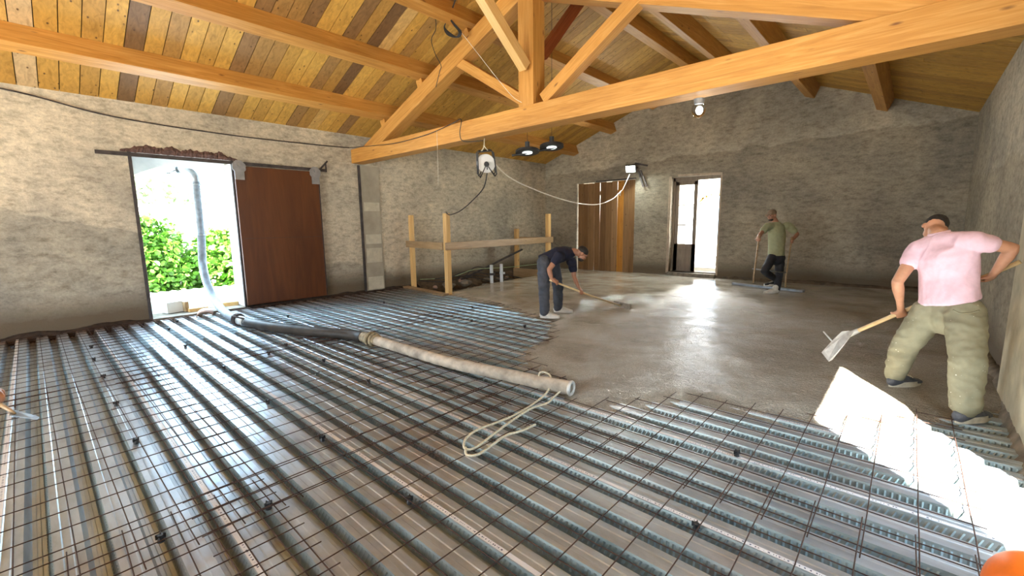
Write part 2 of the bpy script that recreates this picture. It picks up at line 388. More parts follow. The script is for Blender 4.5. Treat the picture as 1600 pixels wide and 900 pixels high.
M_LEAF2 = simple('hazed_leaf', (.42, .5, .34), .6, var=.3, scale=2, bumpy=0)  # leaf colour paled to paint in distance haze and glare
M_OUTW = simple('pale_outer_render', (.7, .68, .62), .9, var=.1, scale=3)
M_ROOFM = simple('pale_green_sheet', (.55, .68, .66), .4, .2, var=.1, scale=2)
M_CORR = simple('corrugated_grey', (.4, .4, .38), .6, .2, var=.15, scale=2)
M_ORANGE = simple('orange_plastic', (.8, .16, .01), .45, var=.12, scale=14, bumpy=.1)
M_TEAL = simple('twisted_black_cable', (.015, .015, .017), .5, var=.2)

# ------------------------------------------------------------------ structure
XL, XR, YF = -9.44, .74, -4.5
def yb(x): return 12.1 + (x-XL)/(XR-XL)*.45          # the back wall stands slightly askew
RX, EZ, RZ = (XL+XR)/2, 3.52, 5.48
SLP = (RZ-EZ)/(RX-XL)
def roofz(x): return RZ-abs(x-RX)*SLP
def holed(name, outer, holes, thick, fn, m):
    cu = bpy.data.curves.new(name, 'CURVE'); cu.dimensions = '2D'; cu.fill_mode = 'BOTH'; cu.extrude = thick/2
    for pl in [outer]+holes:
        sp = cu.splines.new('POLY'); sp.points.add(len(pl)-1); sp.use_cyclic_u = True
        for i, (a, b) in enumerate(pl): sp.points[i].co = (a, b, 0, 1)
    t = bpy.data.objects.new('tmp', cu); C.objects.link(t)
    dg = bpy.context.evaluated_depsgraph_get(); me = bpy.data.meshes.new_from_object(t.evaluated_get(dg)); bpy.data.objects.remove(t); bpy.data.curves.remove(cu)
    for v in me.vertices: v.co = fn(v.co.x, v.co.y, v.co.z)
    bm = bmesh.new(); bm.from_mesh(me); bmesh.ops.recalc_face_normals(bm, faces=bm.faces); bm.to_mesh(me); bm.free()
    me.materials.clear(); me.materials.append(m)
    o = bpy.data.objects.new(name, me); C.objects.link(o); return o
DL0, DL1, DLH = 1.25, 2.66, 2.74
# left wall: inner leaf with a square opening, outer leaf with an arch
struct(holed('wall_left', [(YF-.3, -1.2), (12.6, -1.2), (12.6, EZ+.12), (YF-.3, EZ+.12)], [[(DL0, -.02), (DL1, -.02), (DL1, DLH), (DL0, DLH)]], .38, lambda u, v, w_: V((XL-.19+w_, u, v)), M_WL))
arch = [(DL0, -.02), (DL1, -.02), (DL1, 2.38)]+[(DL1-(DL1-DL0)*t/12, 2.38+.24*math.sin(math.pi*t/12)) for t in range(1, 12)]+[(DL0, 2.38)]
struct(holed('wall_left_outer', [(YF-.3, -1.2), (12.6, -1.2), (12.6, EZ+.1), (YF-.3, EZ+.1)], [arch], .14, lambda u, v, w_: V((XL-.45+w_, u, v)), M_WHITE))
# back wall (gable) with boarded gate and glazed door
def bw(u, v, w_): return V((u, yb(u)+.2+w_, v))
G0, G1, GH = -8.22, -6.2, 2.78
F0, F1, FH, FZ = -5.14, -3.84, 2.74, .1
gable = [(XL-.3, -1.2), (XR+.3, -1.2), (XR+.3, EZ-.05), (RX, RZ+.1), (XL-.3, EZ-.05)]
hol = [[(G0, -.05), (G1, -.05), (G1, GH), (G0, GH)], [(F0, FZ), (F1, FZ), (F1, FH), (F0, FH)]]
struct(holed('wall_back', gable, hol, .4, bw, M_WB))
RT = .2
struct(holed('wall_right', [(YF-.3, -1.2), (12.95, -1.2), (12.95, EZ+.02), (YF-.3, EZ+.02)],
             [[(2.42, -.05), (3.54, -.05), (3.54, 2.6), (3.47, 2.86), (1.68, 2.86)]], RT, lambda u, v, w_: V((XR+RT/2+w_, u, v)), M_WR))
struct(holed('wall_front', gable, [[(-7.4, -.1), (-1.4, -.1), (-1.4, 2.6), (-7.4, 2.6)]], .3, lambda u, v, w_: V((u, YF-.15+w_, v)), M_WR))  # the opening is made up, to let fill light in from behind
b = MB()
b.box((XR-.03, 4.76, 1.42), (.09, 1.62, 2.95))
o = b.build('wall_right_pilaster', M_PIL); struct(o)
# shallow concrete pilaster strip in the left wall; dark edge box paints its shadow line
b = MB(); b.box((XL+.0, 5.46, 1.42), (.05, .48, 2.9)); b.box((XL+.012, 5.2, 1.42), (.05, .05, 2.9), mi=1)
for z, h_, in ((.16, .3), (.82, .34), (1.2, .22), (1.95, .2)): b.box((XL+.03, 5.47, z), (.006, .4, h_), mi=2)
M_CPIL = simple('board_marked_concrete', (.36, .32, .25), .9, var=.15, scale=4, bumpy=.4)
M_CPIL2 = simple('pale_lime_patch', (.52, .48, .38), .9, var=.15, scale=8, bumpy=.4)
struct(b.build('trim_1', [M_CPIL, M_IRON, M_CPIL2]))
# floor slab soffit (ground seen through nothing but keeps light out)
b = MB(); b.box((RX, 4.0, -1.25), (10.9, 17.6, .1)); struct(b.build('floor', M_DIRT))
# roof boarding, each plank modelled with its joint
PW = .21
def slope(name, side):
    b = MB(); rr = random.Random(3 if side < 0 else 9)
    x0 = RX; x1 = (XL-.35) if side < 0 else (XR+.35)
    L = abs(x1-x0); y = YF
    ang = math.atan(SLP)*(1 if side < 0 else -1)
    while y < 12.6:
        pw = PW if side < 0 else .19
        cuts = [0, 1] if rr.random() < .25 else ([0, .27, 1] if rr.random() < .4 else [0, .53, 1] if rr.random() < .5 else [0, .27, .78, 1])
        for a, c in zip(cuts, cuts[1:]):
            xa, xb = x0+(x1-x0)*a, x0+(x1-x0)*c
            za, zb = roofz(xa), roofz(xb)
            q = rr.random()
            if y > 5.2 or side > 0: q = .42+q*.48
            ya, yc = y+.005, y+pw-.005
            if xa > xb: xa, xb, za, zb = xb, xa, zb, za
            xa += .002; xb -= .002
            P = [(xa, ya, za), (xb, ya, zb), (xb, yc, zb), (xa, yc, za)]
            b.add(P+[(p[0], p[1], p[2]+.025) for p in P], [(0, 1, 2, 3), (7, 6, 5, 4), (0, 4, 5, 1), (1, 5, 6, 2), (2, 6, 7, 3), (3, 7, 4, 0)], 0, q)
        y += pw
    xa, xb = sorted((x0, x1)); za, zb = roofz(xa)+.03, roofz(xb)+.03
    P = [(xa, YF-.3, za), (xb, YF-.3, zb), (xb, 12.9, zb), (xa, 12.9, za)]
    b.add(P+[(p[0], p[1], p[2]+.12) for p in P], [(0, 1, 2, 3), (7, 6, 5, 4), (0, 4, 5, 1), (1, 5, 6, 2), (2, 6, 7, 3), (3, 7, 4, 0)], 1)
    return struct(b.build(name, [M_PLANK, M_DARK]))
slope('ceiling_left', -1); slope('ceiling_right', 1)
# threshold / sill pieces of the left opening
b = MB(); b.box((XL-.26, (DL0+DL1)/2, -.06), (.56, DL1-DL0, .09)); struct(b.build('trim_2', M_STONE))
b = MB(); n_ = 70
for i in range(n_+1):
    t = i/n_; y = DL0-.13+t*(DL1-DL0+.24); q = V((y*7, 2, 0)); e_ = min(1, 6*t, 6*(1-t))
    tp = DLH+.03+(.085+.05*fbm(q)+.03*fbm(q*4))*e_; bt = DLH-.005+.012*fbm(q*3)
    b.v += [V((XL-.01, y, bt)), V((XL+.02+.012*fbm(q*5), y, bt)), V((XL+.035+.02*fbm(q*3.3), y, (tp+bt)/2)), V((XL+.02, y, tp-.01)), V((XL-.01, y, tp))]
for i in range(n_):
    for k in range(4): b.f.append([i*5+k, i*5+k+1, i*5+k+6, i*5+k+5]); b.m.append(0); b.r.append(.5)
struct(b.build('trim_3', M_RUSTY))
b = MB(); b.box((XL+.006, DL0-.02, 1.36), (.03, .045, 2.75)); b.box((XL+.006, DL1+.015, 1.36), (.02, .03, 2.75)); struct(b.build('trim_4', M_IRON))
b = MB(); b.box((XL-.19, DL1-.004, 1.34), (.37, .012, 2.68)); b.box((XL-.19, DL0+.004, 1.34), (.37, .012, 2.68)); b.box((XL-.19, (DL0+DL1)/2, DLH-.006), (.37, DL1-DL0, .012)); struct(b.build('trim_5', M_WHITE))
# dark broken edge of earth along the foot of the walls
def foot(name, p0, p1, n, m, wd=.1, seed=1):
    b = MB(); rr = random.Random(seed); p0, p1 = V(p0), V(p1); ax = (p1-p0).normalized(); sd_ = V((-ax.y, ax.x, 0))
    rows = []
    for i in range(n+1):
        c = p0.lerp(p1, i/n)
        rows.append([c+sd_*(-.02), c+sd_*(-.01)+V((0, 0, .07+.05*fbm(c*2.3))), c+sd_*(wd*.5+.03*fbm(c*3.1)) + V((0, 0, .03+.03*fbm(c*5))), c+sd_*(wd+.05*fbm(c*2.7))+V((0, 0, -.09))])
    vs = [q for r in rows for q in r]; fs = []
    for i in range(n):
        for j in range(3): fs.append((i*4+j, i*4+j+1, i*4+j+5, i*4+j+4))
    b.add(vs, fs); o = b.build(name, m, smooth=True); return struct(o)
M_SOIL = simple('dark_soil', (.035, .022, .015), .95, var=.6, scale=12, bumpy=1, detail=8)
foot('baseboard_left', (XL, 12.0, -.05), (XL, 2.7, -.05), 220, M_SOIL, .09)
foot('baseboard_left_near', (XL, 1.24, -.05), (XL, -3, -.05), 90, M_SOIL, .1)
foot('baseboard_back', (-3.8, yb(-3.8), -.02), (-8.1, yb(-8), -.04), 2, M_DIRT, .01) if 0 else None
foot('baseboard_back', (XR, yb(XR), -.0), (F1+.02, yb(F1), -.0), 120, M_DIRT, .12)
foot('baseboard_right', (XR-.02, 3.0, -.02), (XR-.0, 12.5, -.02), 200, M_STONE, .12)

# ------------------------------------------------------------------ outdoors
b = MB(); b.box((-5, 10, -1.6), (150, 150, .1)); struct(b.build('ground', simple('pale_yard', (.5, .47, .4), .9, var=.15, scale=.7, bumpy=0)))
b = MB()
n = 44; rows = []
for i in range(n*4+1):
    y = -1+i*10/(n*4); ph = i % 4; z = .02 if ph in (1, 2) else 0
    rows.append((y, z))
vs = []; fs = []
for y, z in rows: vs += [(-10.05, y, -.1+z), (-13.6, y, -.05+z), (-13.6, y, -.1+z), (-10.05, y, -.15+z)]
for i in range(len(rows)-1):
    for j in range(4): fs.append((i*4+j, i*4+(j+1) % 4, (i+1)*4+(j+1) % 4, (i+1)*4+j))
b.add(vs, fs); o = b.build('ribbed_roof_sheet', M_ROOFM); tag(o, 'pale green ribbed sheet roof just outside the left doorway', 'roof sheet')
def bush(name, c, rad, nleaf, m, label, cat, size=.09, seed=1, stem=True, group=None):
    rr = random.Random(seed); t = thing(name, label, cat, (c[0], c[1], c[2]-rad[2]), group); b = MB()
    for i in range(nleaf):
        d = V((rr.gauss(0, 1), rr.gauss(0, 1), rr.gauss(0, 1))).normalized(); k = rr.random()**.35*(1+.2*fbm(d*2.3+V(c)))
        p = V(c)+V((d.x*rad[0]*k, d.y*rad[1]*k, d.z*rad[2]*k)); s = size*rr.uniform(.6, 1.3)
        a = V((rr.gauss(0, 1), rr.gauss(0, 1), rr.gauss(0, .6))).normalized(); q = a.orthogonal().normalized()
        q = (q*math.cos(i)+a.cross(q)*math.sin(i))
        b.add([p-a*s*.5, p-a*s*.15+q*s*.42, p+a*s*.3+q*s*.3, p+a*s*.62, p+a*s*.3-q*s*.3, p-a*s*.15-q*s*.42], [(0, 1, 2, 3, 4, 5)])
    b.build('foliage', m, t, recalc=False)
    b = MB()
    for i in range(5):
        b.tube([(c[0]+rr.uniform(-.1, .1)*rad[0], c[1]+rr.uniform(-.3, .3)*rad[1], -1.56), (c[0]+rr.uniform(-.3, .3)*rad[0], c[1]+rr.uniform(-.5, .5)*rad[1], c[2]+rad[2]*.3)], [.04, .015], 6)
    b.build('stem', M_OLDB, t); return t
bush('leafy_bush', (-14.6, 1.7, .55), (.8, 1.25, 1.4), 7500, M_LEAF, 'bright green leafy bush filling the left part of the open doorway view', 'bush', .13, 1)
bush('leafy_bush', (-14.9, 4.0, .3), (.8, 1.3, 1.25), 6500, M_LEAF, 'lower bright green leafy bush behind the grey hose, right in the doorway view', 'bush', .13, 2)
for i, (y, z) in enumerate(((3, 3.0), (10.5, 3.6), (18, 3.2))):
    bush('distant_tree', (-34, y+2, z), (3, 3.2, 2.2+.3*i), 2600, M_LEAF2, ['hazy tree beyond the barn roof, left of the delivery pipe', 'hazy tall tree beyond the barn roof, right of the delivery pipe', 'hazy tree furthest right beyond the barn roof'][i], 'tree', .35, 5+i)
t = thing('barn', 'pale low barn with corrugated grey wall and white roof beyond the bushes', 'building', (-21, 7, -1.5))
b = MB(); vs = []; fs = []
for i in range(161):
    y = 2+i*.06; vs += [(-20.5+(.03 if i % 2 else 0), y, -1.5), (-20.5+(.03 if i % 2 else 0), y, 1.55)]
for i in range(160): fs.append((i*2, i*2+1, i*2+3, i*2+2))
b.add(vs, fs); b.box((-22.5, 6.8, 0), (3.8, 9.5, 3.05)); b.build('corrugated_wall', M_CORR, t)
b = MB(); b.prism([(-20.2, 1.6, 1.55), (-25, 1.6, 2.6), (-25, 1.6, 2.5), (-20.2, 1.6, 1.45)], (0, 10.4, 0)); b.build('roof', M_OUTW, t)
# courtyard wall seen through the back door
def bw2(u, v, w_): return V((u, 16.2+w_, v))
aw = [(-5.55, .3), (-4.35, .3), (-4.35, 2.2)]+[(-4.95+.6*math.cos(math.pi*t/10), 2.2+.2*math.sin(math.pi*t/10)) for t in range(1, 10)]+[(-5.55, 2.2)]
o = holed('courtyard_wall', [(-12, -1.5), (4, -1.5), (4, 4.4), (-12, 4.4)], [aw], .4, bw2, M_OUTW); tag(o, 'bright pale courtyard wall with an arched opening beyond the back door', 'wall')
b = MB()
for t_ in range(11):
    a = math.pi*t_/10; b.box((-4.95+.64*math.cos(a), 15.97, 2.2+.25*math.sin(a)), (.2, .06, .07), Matrix.Rotation(-(a-math.pi/2)*.5, 3, 'Y'))
o = b.build('arch_band', simple('ochre_band', (.6, .33, .08), .8)); tag(o, 'ochre arch band over the courtyard opening seen through the back door', 'arch')
b = MB(); b.box((-4.5, 14.55, -.2), (4, 2.6, .5)); b.box((-4.4, 13.55, .1), (1.3, .35, .12)); b.box((-4.9, 15.6, .15), (1.6, .5, .22))
o = b.build('stone_steps', M_OUTW); tag(o, 'pale stone steps outside the glazed back door', 'steps')

# ------------------------------------------------------------------ roof timber
truss = thing('roof_truss', 'big orange timber king post roof truss spanning the room above the workers', 'roof truss', (-4.35, 5.2, 2.9))
TY0, TY1 = 5.05, 5.35; TY = (TY0+TY1)/2
beam('tie_beam', (XL-.2, TY, 3.05), (XR+.1, TY, 3.05), .3, .3, M_BEAM, truss, bev=.008)
for s_, y_ in ((0, TY0+.085), (1, TY1-.085)): pass
beam('king_post', (-4.3, TY-.02, 3.2), (-4.3, TY-.02, 5.16), .26, .28, M_BEAM, truss, up=(1, 0, 0))
def rz(x): return 3.30+SLP*(x+8.69)      # top line of the rafter
for sgn in (-1, 1):
    xe = -8.95 if sgn < 0 else .25; xt = -4.43 if sgn < 0 else -4.17
    def top(x): return 3.30+SLP*((x+8.69) if sgn < 0 else (2*RX-x+8.69))
    off = .13
    beam('rafter', (xe, TY, top(xe)-off), (xt, TY, top(xt)-off), .24, .27, M_BEAM, truss)
beam('strut', (-4.38, TY-.02, 3.28), (-5.82, TY-.02, 4.18), .16, .15, M_BEAM, truss)
beam('strut', (-4.02, TY-.05, 3.24), (-2.58, TY-.05, 4.14), .16, .17, M_BEAM, truss)
beam('ridge_brace', (-4.27, 5.0, 3.70), (-4.27, 3.4, 4.98), .13, .15, M_PINE, truss)
beam('ridge_brace', (-4.27, 5.38, 3.95), (-4.27, 6.55, 5.22), .12, .15, M_BRACE, truss)
b = MB(); b.prism([(-4.44, TY0, 3.2), (-4.16, TY0, 3.2), (-4.16, TY0, 3.21), (-4.44, TY0, 3.21)], (0, .1, 0))
PD, PWD = .27, .2
names = {-8.33: 'lowest purlin on the left slope, running along above the left wall', -7.03: 'second purlin up the left slope, crossing above the truss rafter', -5.75: 'third purlin up the left slope, the one nearest the ridge on that side',
         -4.47: 'ridge purlin at the top of the timber roof behind the king post', -3.25: 'first purlin right of the ridge, behind the diagonal strut', -1.93: 'second purlin right of the ridge, with pale underside and orange side', -.62: 'lowest purlin on the right slope, dark against the back wall'}
for xb, lab in names.items():
    nrm = V((-SLP, 0, 1)).normalized() if xb < -5 else V((SLP, 0, 1)).normalized()
    if abs(xb-RX) < .3: nrm = V((0, 0, 1)); xb = RX
    top_ = V((xb, 0, roofz(xb))) - nrm*.0
    if xb != RX: c0 = top_ - nrm*(PD/2)
    else: c0 = V((RX, 0, RZ-.045-.13))
    a = c0.copy(); a.y = YF-.1; c_ = c0.copy(); c_.y = yb(xb)+.1
    o = beam('purlin', a, c_, PWD, PD, M_BEAM, None, up=nrm); tag(o, 'orange '+lab, 'purlin', 'purlins of the roof')
    if xb != RX:     # packing blocks over the rafter
        sgn = -1 if xb < RX else 1
        ztop = c0.z-PD/2; xr_ = c0.x
        rt = 3.30+SLP*((xr_+8.69) if sgn < 0 else (2*RX-xr_+8.69))
        if ztop-rt > .03: beam('packing_block', (xr_, TY-.02, (ztop+rt)/2), (xr_, TY+.12, (ztop+rt)/2), .16, ztop-rt+.03, M_BEAM, truss, up=nrm)

# ------------------------------------------------------------------ steel deck, mesh and concrete
PITCH, ZC, ZT = .205, -.045, -.122
def embossed_side(b, x0, x1, y0, z0, y1, z1, step, lean):
    # side wall from trough edge (y0,z0) up to crest edge (y1,z1) with raised slanting dimples
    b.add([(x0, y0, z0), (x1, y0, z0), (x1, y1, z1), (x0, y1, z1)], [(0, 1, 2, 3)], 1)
    if step is None: return
    d = V((0, y1-y0, z1-z0)); nrm = V((0, -(z1-z0), (y1-y0))).normalized()
    x = x0+.02
    o0 = V((0, y0, z0))
    while x < x1-.04:
        a = V((x, 0, 0))+o0+d*.18; c = V((x+lean, 0, 0))+o0+d*.85; wv = V((.0085, 0, 0)); h = nrm*.0045
        b.add([a-wv, a+wv, c+wv, c-wv, a+h, c+h], [(0, 4, 5, 3), (4, 1, 2, 5), (0, 1, 4), (2, 3, 5)], 1)
        x += step
ys0 = 2.9-.82*5
shn = ['nearest the front wall', 'close in front of the camera', 'under the black spacers at the lower left', 'with the printed strip crossing the lower left', 'under the coiled rope', 'ending at the pale hose end', 'running under the black hose', 'beyond the black hose', 'in front of the railing', 'furthest sheet beside the stair opening']
k = 0
y = ys0
while y < 6.1:
    x0, x1 = XL+.03, XR-.08
    if y > 5.6: x1 = -4.0
    b = MB(); yy = y; mis = 0
    for r in range(4):
        e0 = yy; cr = .108; sl_ = .022; tr = PITCH-cr-2*sl_
        # trough, camera-facing side, crest, far side
        g = .003
        ystep = [(e0, ZT), (e0+tr, ZT)]
        for (ya, yc) in ((e0, e0+tr),):
            for (u0, u1, z0, z1) in ((0, .3, 0, 0), (.3, .36, 0, .004), (.36, .62, .004, .004), (.62, .68, .004, 0), (.68, 1, 0, 0)):
                b.add([(x0, ya+u0*tr, ZT+z0), (x1, ya+u0*tr, ZT+z0), (x1, ya+u1*tr, ZT+z1), (x0, ya+u1*tr, ZT+z1)], [(0, 1, 2, 3)])
        near = y < 5 and y > -1
        xe0 = -7.5 if near else x0
        lean = (.022 if r % 2 == 0 else .0)
        if near:
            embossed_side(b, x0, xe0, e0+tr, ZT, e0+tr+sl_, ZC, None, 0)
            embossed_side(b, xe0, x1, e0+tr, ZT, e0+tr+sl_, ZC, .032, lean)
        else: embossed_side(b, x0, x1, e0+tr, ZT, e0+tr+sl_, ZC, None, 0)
        c0 = e0+tr+sl_
        for (u0, u1, z0, z1) in ((0, .28, 0, 0), (.28, .33, 0, -.004), (.33, .6, -.004, -.004), (.6, .65, -.004, 0), (.65, 1, 0, 0)):
            b.add([(x0, c0+u0*cr, ZC+z0), (x1, c0+u0*cr, ZC+z0), (x1, c0+u1*cr, ZC+z1), (x0, c0+u1*cr, ZC+z1)], [(0, 1, 2, 3)])
        b.add([(x0, c0+cr, ZC), (x1, c0+cr, ZC), (x1, c0+cr+sl_, ZT), (x0, c0+cr+sl_, ZT)], [(0, 1, 2, 3)])
        yy += PITCH
    sh = thing('steel_deck_sheet', 'ribbed galvanised steel deck sheet, '+shn[min(k, 9)], 'deck sheet', ((x0+x1)/2, y+.41, ZT), 'galvanised deck sheets')
    b.build('ribs', [M_DECK, M_EMB_SHADE], sh, recalc=False)
    # the strip runs on the first crest of each sheet, right behind its side wall
    b = MB(); Lx = x1-x0; b.box((0, 0, 0), (Lx-.1, .024, .0012))
    o = b.build('printed_strip', M_LABEL); o.location = ((x0+x1)/2, y+PITCH-.022-.108+.017, ZC+.0015); put(o, sh)
    o['label'] = 'white strip of small printed lettering'
    y += .82; k += 1
# soil / dark under the stair opening
# rebar mesh mats
mi = 0
rr = random.Random(5)
mrow = ['nearest the camera', 'in the lower left', 'under the rope', 'around the pale hose', 'beyond the black hose', 'before the railing']
mcol = ['along the left wall', 'in the middle of the deck', 'towards the right wall']
def inpoly(x, y, poly):
    c = False; n = len(poly)
    for i in range(n):
        x1_, y1_ = poly[i]; x2_, y2_ = poly[(i+1) % n]
        if (y1_ > y) != (y2_ > y) and x < (x2_-x1_)*(y-y1_)/(y2_-y1_)+x1_: c = not c
    return c
def pdist(x, y, poly):
    m = 9; n = len(poly)
    for i in range(n):
        ax, ay = poly[i]; bx, by = poly[(i+1) % n]; dx, dy = bx-ax, by-ay; t = max(0, min(1, ((x-ax)*dx+(y-ay)*dy)/(dx*dx+dy*dy+1e-9)))
        m = min(m, math.hypot(x-ax-t*dx, y-ay-t*dy))
    return m
EDGE = [(-7.62, 6.12), (-6.87, 5.95), (-5.93, 5.78), (-5.05, 5.52), (-4.25, 5.3), (-3.75, 4.7), (-3.62, 4.1), (-3.45, 3.65), (-2.85, 3.3), (-2.45, 3.15), (-2.18, 2.82), (-1.83, 2.95), (-1.51, 3.25), (-1.27, 3.55), (-.95, 3.66), (-.71, 3.68), (-.42, 3.78), (-.14, 3.92), (.11, 4.08), (.32, 4.42), (.62, 4.8)]
CPOLY = EDGE+[(.8, 5.0), (.8, 12.8), (-9.5, 12.5), (-9.5, 10.5), (-8.15, 10.5), (-8.0, 8.0)]
for j in range(4):
    for i in range(3):
        x0 = XL+.12+i*3.25; y0 = -1.5+j*1.98; nx, ny = 19, 12
        if j == 3 and i == 2: continue
        if i == 2: nx = 17
        b = MB(); s = .2; ang = rr.uniform(-.012, .012); zz = ZC+.022+(.009 if (i+j) % 2 else 0)
        org = V((x0+rr.uniform(-.04, .04), y0+rr.uniform(-.05, .05), 0))
        if j == 3: ny = 10
        R2 = Matrix.Rotation(ang, 3, 'Z')
        def wob(x, y): return .006*fbm(V((x*1.3, y*1.3, i+j*3)), 2)
        def seg(pts, dz):
            run = []
            for (u, v) in pts:
                p = org+R2 @ V((u, v, 0)); p.z = zz+dz+wob(p.x, p.y); p.x += wob(p.y, p.x*2)*1.2
                bad = (inpoly(p.x, p.y, CPOLY) and pdist(p.x, p.y, CPOLY) > .3) or p.x > XR-.1 or p.x < XL+.04 or p.y > 6.1
                if bad:
                    if len(run) > 1: b.tube(run, .0031, 5)
                    run = []
                else: run.append(p)
            if len(run) > 1: b.tube(run, .0031, 5)
        for a in range(nx): seg([(a*s, q*.1-.05) for q in range(int(((ny-1)*s+.1)/.1)+1)], .008)
        for c_ in range(ny): seg([(q*.1-.05, c_*s) for q in range(int(((nx-1)*s+.1)/.1)+1)], 0)
        if b.v:
            o = b.build('rebar_mesh', M_REBAR, smooth=True, recalc=False)
            tag(o, 'rusty welded steel mesh mat, %s, %s' % (['row nearest the camera', 'second row from the camera', 'third row from the camera', 'furthest row by the railing'][j], mcol[i]), 'steel mesh', 'reinforcing mesh mats')
# black spacers clipped under the mesh
def fl(px, py, z=0):
    d = R_*(px-800)/FOC-U_*(py-450)/FOC+_f; return EYE+d*((z-1.5)/d.z)
sp = thing('mesh_spacer', 'small black plastic mesh spacer on the steel deck', 'spacer', (0, 0, 0), 'black plastic mesh spacers')
b = MB(); b.tube([(0, 0, 0), (0, 0, .012), (0, 0, .03), (0, 0, .045)], [.022, .02, .012, .02], 10)
for a in range(4): b.box((.02*math.cos(a*1.57), .02*math.sin(a*1.57), .035), (.014, .006, .03), Matrix.Rotation(a*1.57, 3, 'Z'))
b.build('spacer_body', M_BLACK, sp)
spots = [(143, 544), (147, 564), (162, 591), (213, 693), (182, 634), (419, 631), (504, 689), (420, 795), (640, 786), (1087, 828), (1151, 713), (420, 554), (506, 566), (447, 541), (576, 599), (681, 566), (450, 496), (264, 516), (290, 543), (277, 504), (252, 846), (350, 577), (820, 512), (738, 482), (737, 503), (20, 545), (25, 650), (600, 474)]
sps = []
for i, (px_, py_) in enumerate(spots):
    o = sp if i == 0 else copy_tree(sp); p = fl(px_, py_, ZC); o.location = (p.x, p.y, ZC); o.scale = (.78, .78, .85); o.rotation_euler = (0, 0, i*.7); sps.append(o)
ORD = 'nearest second third fourth fifth sixth seventh eighth ninth tenth eleventh twelfth thirteenth fourteenth fifteenth sixteenth seventeenth eighteenth nineteenth twentieth twenty-first twenty-second twenty-third twenty-fourth twenty-fifth twenty-sixth twenty-seventh twenty-eighth'.split()
for q, o in enumerate(sorted(sps, key=lambda o: (o.location-EYE).length)): o['label'] = 'small black plastic mesh spacer on the deck, '+(ORD[q]+' nearest to the camera' if q else 'nearest to the camera')
# fresh concrete slab
def slab():
    st = .05; xs = np.arange(-9.45, .78, st); ysr = np.arange(2.6, 12.6, st); b = MB(); idx = {}
    for i, x in enumerate(xs):
        for j, y in enumerate(ysr):
            x_, y_ = float(x), float(y)
            ins = inpoly(x_, y_, CPOLY); d = pdist(x_, y_, CPOLY)
            if not ins and d > .1: continue
            if x_ < -9.47: continue
            d = d if ins else -d
            edge = pdist(x_, y_, EDGE+EDGE[::-1]); onopen = edge > abs(d)+.15
            wob_ = .09*fbm(V((x_*2.2, y_*2.2, 0)), 4)
            if onopen: t = 1.0 if d > -.02 else -1
            else: t = max(-.2, min(1, (d+wob_)/.36))
            z = -.13+.13*(max(t, -.2)**.55 if t > 0 else t)
            near = max(0, 1-max(0, y_-3)/5)*max(0, min(1, (x_+4.5)/2))
            z += (.006+.012*near)*fbm(V((x_*3, y_*3, 3)), 4)*(1 if t > 0 else 0) + .0045*near*fbm(V((x_*16, y_*16, 3)), 3)
            if math.hypot(x_+2.0, y_-3.08) < .35: z += .035*(1-math.hypot(x_+2.0, y_-3.08)/.35)*(1+.5*fbm(V((x_*9, y_*9, 0))))
            x_ = max(XL+.002, min(XR-.002, x_)); y_ = min(y_, yb(x_)-.002)
            idx[(i, j)] = len(b.v); b.v.append(V((x_, y_, z)))
    for (i, j), a in list(idx.items()):
        q = [(i, j), (i+1, j), (i+1, j+1), (i, j+1)]
        if all(t in idx for t in q): b.f.append([idx[t] for t in q]); b.m.append(0); b.r.append(.5)
    return b.build('fresh_concrete', M_CONC, smooth=True, recalc=False)
o = slab(); tag(o, 'wet grey freshly poured concrete slab spreading over the deck to the back wall', 'concrete')

# ------------------------------------------------------------------ stair opening: railing, rubble, pipes
b = MB(); b.prism([(-9.42, 6.1, 0), (-7.6, 6.08, 0), (-7.95, 8, 0), (-8.1, 10.55, 0), (-9.42, 10.55, 0)], (0, 0, .001))
for i in range(len(b.v)): b.v[i].z -= .28
def post(x, y, h, s, lab, m=M_PINE, z0=-.05):
    o = beam('railing_post', (x, y, z0), (x, y, h), s, s, m, None, up=(1, 0, 0)); tag(o, lab, 'post', 'posts around the stair opening'); return o
post(-7.62, 6.22, 1.76, .115, 'tall pale timber railing post nearest the camera at the stair opening')
post(-9.28, 6.45, 1.76, .1, 'timber railing post against the left wall beside the concrete strip')
post(-8.1, 10.5, 1.80, .12, 'pale timber railing post behind the bending man in navy')
post(-9.3, 10.42, 1.36, .12, 'shorter timber railing post at the far end of the stair opening')
def board(p0, p1, w_, t_, m, lab, name='railing_board'):
    o = beam(name, p0, p1, t_, w_, m, None); tag(o, lab, 'board'); return o
board((-7.54, 6.1, 1.04), (-8.0, 10.6, 1.04), .17, .028, M_OLDB, 'long guard board nailed along the railing towards the bending man')
board((-9.4, 6.36, 1.05), (-7.68, 6.14, 1.04), .16, .03, M_OLDB, 'short brown guard board between the two nearest railing posts')
board((-9.35, 10.56, 1.02), (-8.0, 10.6, 1.02), .17, .03, M_OLDB, 'dark guard board between the two far railing posts')
board((-9.4, 6.28, -.03), (-7.55, 6.08, -.03), .05, .16, M_OLDB, 'brown formwork board lying on the deck edge under the nearest railing post', 'formwork_board')
board((-9.2, 10.15, .0), (-8.15, 10.2, .0), .3, .04, M_OLDB, 'upright brown edge board at the far end of the stair opening', 'formwork_board')
board((-9.25, 8.0, -.02), (-8.7, 10.0, .75), .05, .05, M_IRON, 'dark slanting prop leaning in the stair opening', 'prop')
board((-9.3, 7.6, -.1), (-9.05, 7.4, .75), .03, .03, M_IRON, 'thin dark rod leaning on the wall in the stair opening', 'rod')
b = MB(); b.box((-8.7, 8.4, -.3), (1.5, 4.3, .1)); struct(b.build('floor_stairwell', M_DIRT))
rr = random.Random(11)
rock0 = None
